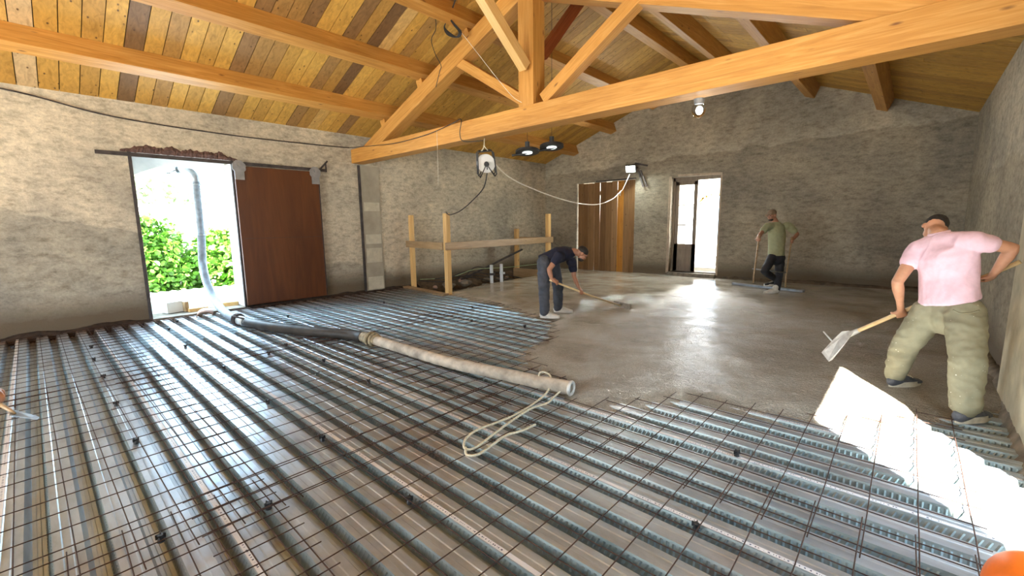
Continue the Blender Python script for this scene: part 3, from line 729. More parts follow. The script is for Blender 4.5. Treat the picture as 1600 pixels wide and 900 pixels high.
def rockmesh(seed):
    b = MB(); b.ell((0, 0, 0), ((1, 0, 0), (0, 1, 0), (0, 0, 1)), 12)
    b.v = [v*(1+.35*fbm(v*1.3+V((seed*3.1, 0, 0)), 3)) for v in b.v]; return b
for i in range(26):
    b = rockmesh(i); o = b.build('rubble_stone', M_STONE if i % 3 else M_BRICK); s = rr.uniform(.05, .15)
    o.scale = (s, s*rr.uniform(.7, 1.2), s*.6); y_ = 6.55+3.7*((i*.618) % 1); x_ = rr.uniform(-9.3, -8.2 if y_ > 8 else -8.0)
    o.location = (x_, y_, -.25+s*.45+(.12 if x_ < -8.9 else 0)); o.rotation_euler = (0, 0, rr.uniform(0, 6))
    tag(o, 'rounded grey rubble stone in the stair opening behind the railing' if i % 3 else 'pinkish broken brick piece in the stair opening behind the railing', 'stone' if i % 3 else 'brick', 'grey rubble in the stair opening' if i % 3 else 'broken brick in the stair opening')
b = MB(); n_ = 30
for i in range(n_+1):
    for j in range(9):
        x_ = XL+.02+j*.06; y_ = 6.6+i*3.7/n_; b.v.append(V((x_, y_, -.26+.32*max(0, 1-j/7)+.05*fbm(V((x_*5, y_*3, 0))))))
for i in range(n_):
    for j in range(8): b.f.append([i*9+j, i*9+j+1, (i+1)*9+j+1, (i+1)*9+j]); b.m.append(0); b.r.append(.5)
o = b.build('earth_heap', M_DIRT, smooth=True); tag(o, 'low dark earth heap along the wall in the stair opening', 'earth', kind='stuff')
for i, (x_, y_, h) in enumerate(((-8.0, 7.97, .47), (-7.98, 8.32, .47))):
    t = thing('waste_pipe', ['grey white plastic pipe stub standing in the slab edge, left one', 'grey white plastic pipe stub with a side clip, right of its twin'][i], 'pipe', (x_, y_, -.05), 'pipe stubs at the slab edge')
    b = MB(); b.tube([(x_, y_, -.05), (x_, y_, h)], .042, 16); autosmooth(b.build('pipe', M_PVC, t))
    b = MB(); b.tube([(x_, y_, .2), (x_, y_, .26)], .05, 16); b.box((x_+.05, y_+.03, .23), (.06, .05, .05)); b.build('clip', M_PVC if i else M_IRON, t)
b = MB(); b.tube(catmull([(-9.35, 6.7, .12), (-9.2, 7.6, .1), (-8.9, 8.2, .28), (-8.3, 8.8, .32), (-8.15, 10.1, .33)]), .009, 6)
o = b.build('green_string', simple('green_cord', (.35, .45, .25), .7), smooth=True); tag(o, 'thin green cord strung low across the stair opening', 'cord')
b = MB()
for q in range(4): b.tube(catmull([(-9.3+.05*q, 6.6+.5*q, .1), (-9.1, 7.3+.4*q, .02+.1*q), (-8.8, 7.9+.4*q, .1), (-8.5, 8.6+.4*q, -.1)]), .012, 6)
o = b.build('cable_tangle', M_BLACK, smooth=True); tag(o, 'tangle of black cables lying in the stair opening', 'cable')

# ------------------------------------------------------------------ doors
# sliding plywood door with rail
sd_ = thing('door_1', 'red brown plywood sliding door hung on a rail right of the opening', 'door', (XL+.06, 3.45, 0)); sd_['kind'] = 'structure'
o = beam('door_panel', (XL+.065, 3.465, .02), (XL+.065, 3.465, 2.64), .035, 1.56, M_BROWNDOOR, sd_, up=(0, 1, 0), bev=.003)
b = MB(); b.box((XL+.086, 4.24, 1.33), (.008, .02, 2.6)); b.box((XL+.086, 3.465, 1.3), (.003, 1.5, .006)); b.build('door_edging', M_IRON, sd_)
for y_ in (2.76, 4.17):
    b = MB(); b.prism([(XL+.09, y_+.12*math.cos(a*math.pi/4+.39)*(1.0), 2.62+.13*math.sin(a*math.pi/4+.39)) for a in range(8)], (.012, 0, 0)); b.box((XL+.096, y_, 2.46), (.01, .16, .14))
    b.tube([(XL+.1, y_, 2.66), (XL+.125, y_, 2.66)], .03, 10); b.build('hanger_plate', M_GIRON, sd_)
t = thing('sliding_rail', 'long rusty flat iron rail carrying the sliding door across the opening', 'rail', (XL+.05, 2.6, 2.69))
b = MB(); b.box((XL+.055, 2.62, 2.69), (.012, 3.6, .06)); b.build('rail_bar', M_IRON, t)
for y_ in (.9, 2.72, 4.36):
    b = MB(); b.box((XL+.03, y_, 2.69), (.06, .05, .05)); b.build('rail_bracket', M_IRON, t)
b = MB(); b.box((XL+.07, 4.38, 2.8), (.02, .03, .24), Matrix.Rotation(-.75, 3, 'X')); b.box((XL+.07, 4.42, 2.74), (.02, .025, .17)); b.build('stop_hook', M_IRON, t)
# boarded gate in back wall
gt = thing('door_2', 'closed gate of rough vertical brown boards in the back wall, light in its gaps', 'door', ((G0+G1)/2, yb(-7.2)+.1, 0)); gt['kind'] = 'structure'
wds = [.2, .17, .22, .19, .21, .2, .18, .2, .17, .19]; tot = sum(wds); gaps = [0, .002, .002, .007, .012, .002, .002, .010, .002, .002]
av = (G1-G0-.07); sc_ = (av-sum(gaps))/tot; x_ = G0+.035
rnds = [.3, .2, .5, .35, .15, .45, .7, .97, .55, .4]
for i, w_ in enumerate(wds):
    x_ += gaps[i]; ww = w_*sc_
    b = MB(); zt = GH-(.02 if i in (1, 2, 5) else .0); b.box((x_+ww/2, yb(x_)+.09, zt/2-.03), (ww, .03, zt+.05), Matrix.Rotation(random.uniform(-.004, .004), 3, 'Y'), rnd=rnds[i])
    b.build('gate_board', M_BOARD, gt); x_ += ww
b = MB()
for z in (.45, 1.45, 2.45): b.box(((G0+G1)/2, yb(-7.2)+.13, z), (G1-G0-.03, .04, .12), rnd=.2)
b.build('ledger', M_BOARD, gt)
b = MB(); b.box(((G0+G1)/2, yb(-7.2)-.004, GH+.02), (G1-G0+.1, .02, .04)); struct(b.build('trim_6', M_IRON))
# glazed back door: fixed frame, one closed leaf, right half open
fr = thing('door_3', 'weathered grey door frame in the back wall, its right half standing open', 'door', ((F0+F1)/2, yb(-4.5)+.16, FZ)); fr['kind'] = 'structure'
yd = yb(-4.5)+.2
b = MB(); b.box((F0+.03, yd, 1.42), (.06, .1, 2.62)); b.box((F1-.025, yd, 1.42), (.05, .1, 2.62)); b.box(((F0+F1)/2, yd, FH-.05), (F1-F0, .1, .1)); b.build('door_frame', M_GREYWOOD, fr)
lx0, lx1 = F0+.06, -4.47
b = MB(); b.box((lx0+.05, yd+.01, 1.37), (.1, .05, 2.5)); b.box((lx1-.05, yd+.01, 1.37), (.1, .05, 2.5)); b.box(((lx0+lx1)/2, yd+.01, 2.6), (lx1-lx0, .05, .14)); b.box(((lx0+lx1)/2, yd+.01, .5), (lx1-lx0, .05, .78))
b.box(((lx0+lx1)/2, yd-.02, .5), (lx1-lx0-.22, .02, .5))
lf = b.build('door_leaf', M_GREYWOOD, fr)
b = MB()
for z in (1.42, 1.98): b.box(((lx0+lx1)/2, yd+.01, z), (lx1-lx0-.16, .03, .025))
b.build('glazing_bar', M_GREYWOOD, lf)
for z in (1.15, 1.7, 2.25):
    b = MB(); b.box(((lx0+lx1)/2, yd+.015, z), (lx1-lx0-.19, .004, .54)); b.build('pane', M_GLASS, lf)
b = MB(); b.box(((F0+F1)/2, yb(-4.5)+.1, .05), (F1-F0, .4, .1)); struct(b.build('trim_7', M_STONE))
b = MB(); b.box((F0-.02, yb(F0)-.005, 1.42), (.07, .03, 2.7)); b.box(((F0+F1)/2, yb(-4.5)-.005, FH+.03), (F1-F0+.1, .03, .06), Matrix.Rotation(.035, 3, 'Y')); b.box((F1+.02, yb(F1)-.004, 1.42), (.04, .02, 2.7)); struct(b.build('trim_8', simple('pale_reveal', (.42, .33, .25), .9, var=.2)))

# ------------------------------------------------------------------ hose line
def torus(b, c, ax, R, r, n=18, k=8):
    c = V(c); ax = V(ax).normalized(); a = ax.orthogonal().normalized(); q = ax.cross(a)
    b.tube([c+(a*math.cos(2*math.pi*i/n)+q*math.sin(2*math.pi*i/n))*R for i in range(n)], r, k, closed=True)
dp = thing('delivery_pipe', 'upright grey steel concrete delivery pipe with elbow standing outside the left doorway', 'pipe', (-9.95, 2.2, 1.2))
b = MB(); b.tube([(-9.95, 2.2, 2.38), (-9.95, 2.19, 1.32)], .062, 18); autosmooth(b.build('pipe', M_GREYHOSE, dp))
b = MB(); b.tube(catmull([(-9.95, 2.2, 2.36), (-9.96, 2.19, 2.47), (-10.02, 2.12, 2.56), (-10.14, 2.0, 2.6), (-10.4, 1.78, 2.6)], 5), .068, 16); autosmooth(b.build('elbow', M_STEEL, dp))
for q in (((-9.95, 2.2, 2.31), (0, 0, 1), .078, .018), ((-9.95, 2.19, 1.38), (0, 0, 1), .078, .016), ((-10.14, 2.0, 2.6), (-.7, -.6, 0), .08, .02)):
    b = MB(); torus(b, *q); b.build('clamp', M_STEEL, dp, smooth=True)
for q in ([(-10.1, 1.93, 2.62), (-10.06, 1.86, 2.7), (-10.08, 1.8, 2.76)], [(-10.1, 1.93, 2.56), (-10.05, 1.84, 2.5), (-10.05, 1.78, 2.5)]):
    b = MB(); b.tube(q, .012, 6); b.build('clamp_lever', M_STEEL, dp, smooth=True)
hz = thing('concrete_hose', 'long concrete pump hose: grey upright end, black middle, cement-caked pale end', 'hose', (-5.2, 2.8, 0))
b = MB(); b.tube(catmull([(-9.95, 2.19, 1.36), (-9.94, 2.17, 1.1), (-9.9, 2.15, .75), (-9.82, 2.17, .45), (-9.66, 2.2, .22), (-9.3, 2.2, .08), (-8.85, 2.16, .04), (-8.35, 2.12, .035), (-7.95, 2.12, .035)], 8), .068, 18); autosmooth(b.build('grey_hose_end', M_GREYHOSE, hz))
b = MB(); torus(b, (-7.98, 2.12, .035), (1, 0, 0), .082, .02); torus(b, (-7.9, 2.12, .035), (1, 0, 0), .082, .018); b.tube([(-7.94, 2.05, .1), (-7.8, 2.0, .13), (-7.6, 2.1, .1)], .014, 6); b.build('coupling', M_IRON, hz, smooth=True)
b = MB(); b.tube([(-7.88, 2.12, .035), (-7.55, 2.14, .035)], .072, 18); b.build('sleeve', M_LSTEEL, hz, smooth=True)
b = MB(); b.tube(catmull([(-7.62, 2.13, .035), (-6.91, 2.27, .035), (-6.1, 2.56, .035), (-5.55, 2.80, .035), (-5.3, 2.84, .035)], 10), .074, 20)
b.v = [v+V((0, 0, .004*fbm(v*8))) for v in b.v]; b.build('black_hose', M_RUBBER, hz, smooth=True)
b = MB(); torus(b, (-5.12, 2.85, .04), (1, .06, 0), .078, .024); torus(b, (-5.05, 2.86, .04), (1, .06, 0), .076, .02); b.tube([(-5.32, 2.84, .04), (-4.98, 2.87, .04)], .07, 18)
b.v = [v+V((.004, .006, .006))*fbm(v*30) for v in b.v]
b.build('wrapped_joint', simple('cement_crust', (.3, .25, .16), .9, var=.5, scale=22, bumpy=1), hz, smooth=True)
b = MB(); pts = catmull([(-5.0, 2.86, .04), (-4.4, 2.87, .037), (-3.6, 2.89, .037), (-2.8, 3.0, .04), (-2.38, 3.05, .045), (-2.14, 3.09, .05)], 10); b.tube(pts, [.062]*(len(pts)-1)+[.064], 20); b.build('pale_hose', M_PALEHOSE, hz, smooth=True)
b = MB(); torus(b, (-2.13, 3.09, .05), (1, .15, 0), .055, .016); b.build('hose_mouth', M_LSTEEL, hz, smooth=True)
# ropes
b = MB()
def rope(pts, r=.009): b.tube(catmull([V((p[0], p[1], p[2] if len(p) > 2 else -.004)) for p in pts], 8), r, 7)
rope([(-2.42, 3.0, .02), (-2.46, 3.06, .13), (-2.4, 3.14, .09), (-2.3, 2.98, .02), (-2.25, 2.72), (-2.22, 2.4), (-2.26, 2.08), (-2.22, 1.92), (-2.13, 1.83), (-2.08, 1.87), (-2.11, 2.05), (-2.16, 2.3), (-2.2, 2.6), (-2.17, 2.8), (-2.2, 2.93, 0), (-2.2, 3.05, .03)])
rope([(-2.13, 1.84), (-2.05, 1.78), (-2.0, 1.84), (-2.02, 2.0), (-2.04, 2.15), (-2.0, 2.28), (-1.99, 2.42)])
o = b.build('rope', M_ROPE, smooth=True); tag(o, 'pale cream rope tied to the hose end and looped on the mesh', 'rope')
# things on the sill of the left doorway
t = thing('stone_block', 'pale square stone block standing in the left doorway sill', 'block', (-9.85, 1.62, -.02))
b = MB(); b.box((-9.86, 1.6, .1), (.22, .24, .2), Matrix.Rotation(.25, 3, 'Z')); b.v = [v+V((.01, .01, .01))*fbm(v*9) for v in b.v]; b.build('block', M_OUTW, t)
b = MB(); b.box((-9.80, 1.77, .09), (.2, .06, .18), Matrix.Rotation(.25, 3, 'Z')); b.build('side_board', M_OLDB, t)
for i, (x_, y_, r_, sz) in enumerate(((-9.72, 1.95, .1, (.16, .3, .06)), (-9.9, 2.45, -.1, (.2, .4, .08)))):
    b = MB(); b.box((x_, y_, .02), sz, Matrix.Rotation(r_, 3, 'Z')); o = b.build('timber_offcut', M_PINE); tag(o, ['yellowish timber offcut in the doorway sill left of the hose', 'yellowish timber offcut in the doorway sill right of the hose'][i], 'wood')
b = MB(); n_ = 8
for i in range(n_+1):
    a = math.pi*(i/n_); b.v += [V((-9.3+.22*0, 1.98+.11*math.cos(a), .0+.07*math.sin(a))), V((-9.02, 1.9+.11*math.cos(a), -.02+.07*math.sin(a)))]
for i in range(n_): b.f.append([2*i, 2*i+1, 2*i+3, 2*i+2]); b.m.append(0); b.r.append(.5)
o = b.build('roof_tile', M_BRICK, smooth=True); m_ = o.modifiers.new('s', 'SOLIDIFY'); m_.thickness = .015; tag(o, 'curved pinkish clay roof tile lying under the hose at the doorway', 'tile')

# ------------------------------------------------------------------ cables, reel and lamps
def cable(name, pts, r, m, lab, k=8, cat='cable'):
    b = MB(); b.tube(catmull(pts, k), r, 7); o = b.build(name, m, smooth=True); return tag(o, lab, cat)
xw = XL+.03
cable('wall_cable', [(xw, -1.0, 3.62-.12), (xw, .1, 3.42), (xw, 1.1, 3.25), (xw, 2.6, 3.19), (xw, 4.0, 3.2), (xw, 5.0, 3.23)], .011, M_IRON, 'grey cable drooping along the top of the left wall')
cable('beam_cable', [(xw, 5.0, 3.23), (-8.6, 5.03, 3.17), (-7.6, 5.02, 3.1), (-6.6, 5.02, 3.12), (-5.9, 5.02, 3.2), (-5.66, 5.0, 3.22), (-5.7, 5.0, 3.0), (-5.66, 5.05, 2.88), (-5.35, 5.2, 2.87)], .007, M_BLACK, 'thin dark cable looping over the tie beam above the reel')
cable('hanging_string', [(-6.33, 5.02, 3.15), (-6.33, 5.02, 2.7), (-6.34, 5.02, 2.2)], .003, M_WCABLE, 'thin pale string hanging from the tie beam left of the reel', 3, 'string')
rl = thing('cable_reel', 'white cable reel in a black tube frame hanging under the tie beam', 'cable reel', (-5.3, 5.2, 2.2))
cx, cy, cz = -5.3, 5.2, 2.5
axd = V((.75, -.6, -.25)).normalized()
side = V((.6, .75, .1)); side = (side-axd*side.dot(axd)).normalized(); upv = axd.cross(side); upv = upv if upv.z > 0 else -upv
c0 = V((cx, cy, cz))
def disc(b, c, ax, R, th, n=28):
    c = V(c); ax = V(ax).normalized(); a = ax.orthogonal().normalized(); q = ax.cross(a)
    p = [c+(a*math.cos(2*math.pi*i/n)+q*math.sin(2*math.pi*i/n))*R for i in range(n)]; b.prism(p, ax*th)
b = MB(); disc(b, c0+axd*.055, axd, .145, .008); disc(b, c0-axd*.065, axd, .145, .008); b.build('reel_flange', simple('reel_white', (.72, .72, .72), .5, var=.05), rl)
b = MB(); disc(b, c0-axd*.055, axd, .085, .11); b.build('wound_cable', M_WCABLE, rl)
b = MB()
for s_ in (-1, 1):
    o0 = c0+axd*.1*s_
    b.tube([o0-upv*.2+side*.12, o0-upv*.17+side*.15, o0+upv*.17+side*.13, o0+upv*.2+side*.1, o0+upv*.2-side*.1, o0+upv*.17-side*.13, o0-upv*.17-side*.15, o0-upv*.2-side*.12, o0, o0-upv*.2+side*.12], .011, 8)
for p_ in (upv*.2+side*.1, upv*.2-side*.1, -upv*.2+side*.12, -upv*.2-side*.12): b.tube([c0+p_-axd*.1, c0+p_+axd*.1], .011, 8)
b.build('tube_frame', M_BLACK, rl, smooth=True)
b = MB(); disc(b, c0+axd*.06, axd, .04, .06); b.tube([c0+axd*.1, c0+axd*.14+upv*.02, c0+axd*.14-upv*.08], .008, 6); b.build('hub_crank', M_BLACK, rl)
b = MB(); b.tube(catmull([c0+upv*.2+side*.05, c0+upv*.28, V((cx-.02, cy, 2.9))], 4), .008, 6); b.tube(catmull([c0+upv*.2-side*.06, c0+upv*.24-side*.02, c0+upv*.3], 4), .01, 6); b.build('hanging_tie', M_ROPE, rl, smooth=True)
cable('black_lead', [c0-upv*.15+axd*.05, c0+V((-.12, .05, -.38)), (-5.9, 5.45, 1.95), (-6.6, 5.75, 1.78), (-7.35, 6.1, 1.72), (-7.62, 6.22, 1.78)], .01, M_BLACK, 'black lead drooping from the reel to the nearest railing post')
fl_p = V((-6.28, yb(-6.28)-.16, 3.06))
cable('white_lead', [c0+side*.13, (-5.25, 5.9, 2.25), (-5.35, 7.5, 1.98), (-5.75, 9.3, 1.95), (-6.2, 10.9, 2.15), (-6.5, 11.9, 2.42), (-6.48, 12.02, 2.5), fl_p+V((-.02, 0, -.14))], .011, M_WCABLE, 'long white lead swagging from the reel to the floodlight on the back wall')
def flood(name, c, nrm, w_, h_, m_glow, lab, parent_light=None):
    c = V(c); nrm = V(nrm).normalized(); t = thing(name, lab, 'floodlight', c)
    sx_ = V((0, 0, 1)).cross(nrm).normalized(); uz = nrm.cross(sx_)
    Rm = Matrix((sx_, nrm, uz)).transposed()
    b = MB(); b.box(c-nrm*.03, (w_, .05, h_), Rm)
    for q in range(5): b.box(c-nrm*.06+sx_*(w_*(q-2)/5.5), (.008, .03, h_*.8), Rm)
    b.build('housing', M_BLACK, t)
    b = MB(); b.box(c-nrm*.002, (w_*.86, .008, h_*.84), Rm); b.build('led_panel', m_glow, t)
    return t, Rm, sx_, uz
t, Rm, sx_, uz = flood('floodlight', fl_p, (.25, -.75, -.62), .3, .24, M_GLOW, 'glaring lit floodlight fixed on the back wall above the boarded gate')
for q in (-1, 1):
    b = MB(); b.tube([fl_p+sx_*.16*q, fl_p+sx_*.16*q+V((0, .1, .05)), V((fl_p.x+.1*q, yb(-6.2)-.005, 3.12))], .012, 6); b.build('bracket_arm', M_IRON, t)
area('floodlight_lamp', fl_p+V((.02, -.08, -.05)), fl_p+V((1.2, -4, -3)), .25, .2, 55, (.92, 1, .9))
b = MB(); b.box((-6.02, yb(-6)-.03, 2.78), (.05, .03, .5), Matrix.Rotation(-.35, 3, 'Y')); b.box((-5.93, yb(-6)-.03, 2.78), (.035, .03, .52), Matrix.Rotation(-.42, 3, 'Y')); b.box((-6.02, yb(-6)-.03, 3.18), (.4, .03, .05), Matrix.Rotation(.25, 3, 'Y'))
o = b.build('iron_hinge_strap', M_IRON); tag(o, 'two dark iron straps on the back wall right of the floodlight', 'bracket')
cable('floodlight_plug', [(-6.5, 11.93, 2.44), (-6.52, 11.93, 2.36), (-6.53, 11.93, 2.3)], .022, M_WCABLE, 'white plug joint hanging in the white lead before the gate', 3, 'plug')
for i, (px_, py_) in enumerate(((824, 238), (862, 230))):
    c = W(px_, py_, 7.3); t = thing('hanging_lamp', ['round black hanging work lamp, left of the pair behind the tie beam', 'round black hanging work lamp, right of the pair behind the tie beam'][i], 'lamp', c)
    ax_ = V((.12, -.1, -1)).normalized()
    b = MB(); disc(b, c-ax_*.03, ax_, .2, .035); b.build('housing', M_BLACK, t)
    b = MB(); disc(b, c+ax_*.006, ax_, .085, .006); b.build('led_panel', M_GLOW2, t)
    t['group'] = 'pair of hanging work lamps'
    b = MB(); b.tube([c+V((0, 0, .02)), c+V((0, 0, .17))], .04, 12); b.tube([c+V((0, 0, .17)), c+V((0, 0, roofz(c.x)-c.z-.01))], .004, 5); b.build('hanger', M_BLACK, t)
cable('lamp_link', [W(800, 243, 7.3), W(840, 236, 7.35), W(878, 228, 7.3)], .02, M_BLACK, 'black bar linking the two hanging work lamps', 6, 'bar')
t = thing('bulkhead_lamp', 'small round glass lamp glowing under the tie beam near the back wall centre', 'lamp', (-1.95, 5.32, 2.8))
c = V((-1.95, 5.36, 2.78))
b = MB(); b.tube([(c.x, c.y, 2.9), (c.x, c.y, 2.84)], [.06, .05], 16); b.build('lamp_base', M_GIRON, t)
b = MB(); b.ell(c, ((.075, 0, 0), (0, .075, 0), (0, 0, .09)), 24); b.build('glass_globe', M_GLASS, t, smooth=True)
b = MB(); b.ell(c+V((.01, -.01, -.01)), ((.035, 0, 0), (0, .035, 0), (0, 0, .045)), 16); b.build('bulb', M_BULB, t, smooth=True)
# cable bundle and wires in the roof
b = MB(); a0 = V((-5.74, 4.86, 4.42))
def wp(px_, py_, y_=4.85):
    d = R_*(px_-800)/FOC-U_*(py_-450)/FOC+_f; return EYE+d*(y_/d.y)
b.tube(catmull([wp(716, -14), wp(708, 10), wp(702, 28)], 6), .011, 7)
for q in range(4):
    o_ = q*2.5
    b.tube(catmull([wp(702, 28), wp(694-o_*.3+q, 42), wp(699+o_, 54), wp(712+o_*.6, 58), wp(717+o_*.5, 50), wp(708+q, 38), wp(702, 28)], 8), .008, 7)
b.tube(catmull([wp(701, 24), wp(702, 28), wp(703, 33)], 4), .017, 8)
b.tube(catmull([wp(702, 27), wp(690, 12), wp(682, 2), wp(680, 20), wp(681, 45), wp(674, 62), wp(680, 84), wp(689, 102), wp(687, 112), wp(681, 136)], 6), .006, 6)
o = b.build('cable_bundle', M_TEAL, smooth=True); tag(o, 'coiled black cable bundle hanging from the roof beside the left rafter', 'cable')
cable('slanting_string', [wp(722, 52), wp(750, 88), wp(775, 120), wp(800, 150), wp(815, 160)], .004, M_WCABLE, 'thin white cord slanting from the cable bundle to the king post foot', 4, 'cord')

# ------------------------------------------------------------------ people
def remeshed(b, name, mats, parent, vox, disp=None, smooth_it=2):
    o = b.build('tmp', mats); r = o.modifiers.new('r', 'REMESH'); r.mode = 'VOXEL'; r.voxel_size = vox
    s = o.modifiers.new('s', 'SMOOTH'); s.iterations = smooth_it; s.factor = .5
    dg = bpy.context.evaluated_depsgraph_get(); me = bpy.data.meshes.new_from_object(o.evaluated_get(dg)); bpy.data.objects.remove(o)
    me.name = name
    if disp:
        me.update(); ns = [v.normal.copy() for v in me.vertices]
        for v, n_ in zip(me.vertices, ns): v.co += n_*disp(v.co)
    me.materials.clear()
    for m_ in (mats if isinstance(mats, list) else [mats]): me.materials.append(m_)
    me.polygons.foreach_set('use_smooth', [True]*len(me.polygons)); me.polygons.foreach_set('material_index', [0]*len(me.polygons))
    o = bpy.data.objects.new(name, me); C.objects.link(o); put(o, parent) if parent else None
    return o
def add_hand(b, wrist, dirv, back, thumb, curl=1.0, s=1.0, handle=None):
    # dirv: wrist to knuckles, back: normal of the back of the hand, thumb: side of the thumb
    d = V(dirv).normalized(); k = V(back); k = (k-d*k.dot(d)).normalized(); t = V(thumb); t = (t-d*t.dot(d)-k*t.dot(k)).normalized(); w0 = V(wrist)
    secs = [(w0+d*x*s, t*a*s, k*c*s) for x, a, c in ((-.01, .027, .02), (.02, .033, .018), (.05, .04, .016), (.085, .043, .014))]
    b.loft(secs, 16)
    for i, (off, L) in enumerate(((.031, .9), (.0105, 1.0), (-.0105, .94), (-.031, .76))):
        p = w0+d*.082*s+t*off*s; ang = .35*curl; dd = d.copy(); pts = [p-d*.015*s]; pts.append(p)
        for seg in (.042, .028, .022):
            dd = (d*math.cos(ang)-k*math.sin(ang)); p = p+dd*seg*L*s; pts.append(p); ang += 1.05*curl
        b.limb(pts, [.0095*s, .0095*s, .0088*s, .008*s, .0068*s], 8)
    p = w0+d*.025*s+t*.03*s; pts = [p-t*.012*s]; td = (t*.75+d*.55-k*.45).normalized(); p1 = p+td*.035*s; p2 = p1+(t*.1+d*.7-k*.75*curl).normalized()*.032*s; p3 = p2+(d*.6-t*.4-k*.7*curl).normalized()*.025*s
    b.limb(pts+[p, p1, p2, p3], [.014*s, .015*s, .012*s, .0105*s, .008*s], 8)
def head(b, c, fwd, up, s=1.0):
    f = V(fwd).normalized(); u = V(up); u = (u-f*u.dot(f)).normalized(); r = f.cross(u)
    S = s
    b.ell(c+u*.03*S-f*.012*S, (r*.076*S, f*.095*S, u*.088*S), 24)
    b.ell(c-u*.035*S+f*.03*S, (r*.058*S, f*.062*S, u*.07*S), 20)
    b.ell(c-u*.085*S+f*.055*S, (r*.03*S, f*.03*S, u*.024*S), 12)
    b.ell(c+u*.028*S+f*.076*S, (r*.05*S, f*.014*S, u*.012*S), 12)
    b.loft([(c+f*(.082+.0)*S+u*.015*S, r*.007*S, u*.008*S), (c+f*.098*S-u*.012*S, r*.011*S, u*.01*S), (c+f*.105*S-u*.024*S, r*.014*S, u*.009*S)], 10)
    for z in (-.049, -.061): b.ell(c+f*.083*S+u*z*S, (r*.022*S, f*.009*S, u*.006*S), 10)
    for sg in (-1, 1):
        b.ell(c+r*.077*S*sg-u*.005*S-f*.01*S, (r*.012*S, f*.02*S, u*.032*S), 12)
        b.ell(c+r*.04*S*sg-u*.012*S+f*.062*S, (r*.022*S, f*.02*S, u*.018*S), 12)
    return f, u, r
M_EYE = simple('eye_dark', (.06, .04, .035), .3, bumpy=0)
def eyes(c, f, u, r, parent, s=1.0):
    for sg in (-1, 1):
        b = MB(); b.ell(c+r*.031*s*sg+u*.012*s+f*.079*s, (r*.012*s, f*.01*s, u*.009*s), 12)
        b.build('eye', M_EYE, parent, smooth=True)
def frame_secs(pts):      # (centre, half width vec, half depth vec)
    return pts
def shoe(foot_c, dirv, parent, upper, sole, s=1.0, name='shoe'):
    d = V(dirv); d.z = 0; d.normalize(); sd2 = V((-d.y, d.x, 0)); u = V((0, 0, 1)); c = V(foot_c)+d*.045*s
    b = MB(); b.loft([(c-d*.09*s+u*.05*s, sd2*.036*s, u*.045*s), (c-d*.03*s+u*.055*s, sd2*.04*s, u*.05*s), (c+d*.05*s+u*.045*s, sd2*.043*s, u*.04*s), (c+d*.12*s+u*.035*s, sd2*.047*s, u*.028*s), (c+d*.17*s+u*.03*s, sd2*.036*s, u*.02*s)], 18)
    b.loft([(c-d*.045*s+u*.05*s, sd2*.04*s, d*.055*s), (c-d*.045*s+u*.13*s, sd2*.05*s, d*.062*s)], 16)
    o = remeshed(b, name, upper, parent, .008)
    b = MB(); n = 22; P = []
    for i in range(n):
        a = 2*math.pi*i/n; x = math.cos(a); yv = math.sin(a)
        P.append(c+d*(.04+x*.155)*s+sd2*yv*(.052 if x > 0 else .044)*s*(1-.12*abs(x))+u*.002)
    b.prism(P, u*.042*s); so_ = b.build('sole', sole, o); autosmooth(so_)
    for i in range(4):
        if i == 0: b = MB()
        b.tube([c+d*(.0+.025*i)*s+sd2*.03*s+u*(.105-.011*i)*s, c+d*(.008+.025*i)*s+u*(.118-.012*i)*s, c+d*(.0+.025*i)*s-sd2*.03*s+u*(.105-.011*i)*s], .0035*s, 5)
    b.build('laces', M_ROPE, o)
    return o
def wrinkle(amp, sc, ax=(1, 1, 1), seed=0):
    a = V(ax)
    def f(p):
        q = V((p.x*sc*a.x, p.y*sc*a.y, p.z*sc*a.z+seed))
        return amp*(1-abs(noise.noise(q))*2.4)*.8+amp*.5*noise.noise(q*2.3)
    return f
CR, CU, CF = R_, U_, _f       # image right / up / away, for placing joints
# ---- man in the pink polo shirt, seen from behind
P1 = thing('person', 'man in pink polo shirt and splashed khaki trousers seen from behind, hoeing concrete', 'person', (.2, 4.82, 0))
hipc = W(1481, 470, 3.54); hl = W(1455, 486, 3.66); hr = W(1507, 486, 3.41)
kl = W(1413, 541, 3.82); kr = W(1512, 562, 3.26)
al = W(1397, 588, 3.97); ar = W(1508, 636, 3.28)
shl = W(1434, 391, 3.66); shr = W(1524, 377, 3.31); ch = W(1480, 400, 3.48); nk = W(1467, 366, 3.56); hd = W(1460, 357, 3.67)
el_ = W(1402, 441, 3.66); wl = W(1406, 470, 3.8)
er = W(1583, 388, 3.22); wr_ = W(1556, 424, 3.34)
right = (shr-shl).normalized(); dn = (hipc-ch).normalized(); back = dn.cross(right).normalized()
if back.dot(CF) > 0: back = -back
fwd1 = -back
hr_ = (hr-hl).normalized()
# body
b = MB()
b.loft([(hipc+dn*.06, hr_*.13, back*.1), (hipc, hr_*.15, back*.11), (hipc.lerp(ch, .5), right*.14, back*.1), (ch, right*.17, back*.11), (ch.lerp(nk, .45), right*.16, back*.085), (nk, right*.06, back*.06)], 24)
b.limb([nk, nk.lerp(hd, .6)], [.062, .055]); 
b.limb([shl+right*.05, shl, shl.lerp(el_, .45), el_, el_.lerp(wl, .35), wl], [.06, .056, .05, .04, .042, .028])
b.limb([shr-right*.05, shr, shr.lerp(er, .45), er, er.lerp(wr_, .35), wr_], [.06, .056, .05, .04, .043, .028])
hfwd = (fwd1*.6-V((0, 0, 1))*.55-CR*.5).normalized(); hup = (V((0, 0, 1))*.75+fwd1*.6).normalized()
f_, u_, r_ = head(b, hd, hfwd, hup, .95)
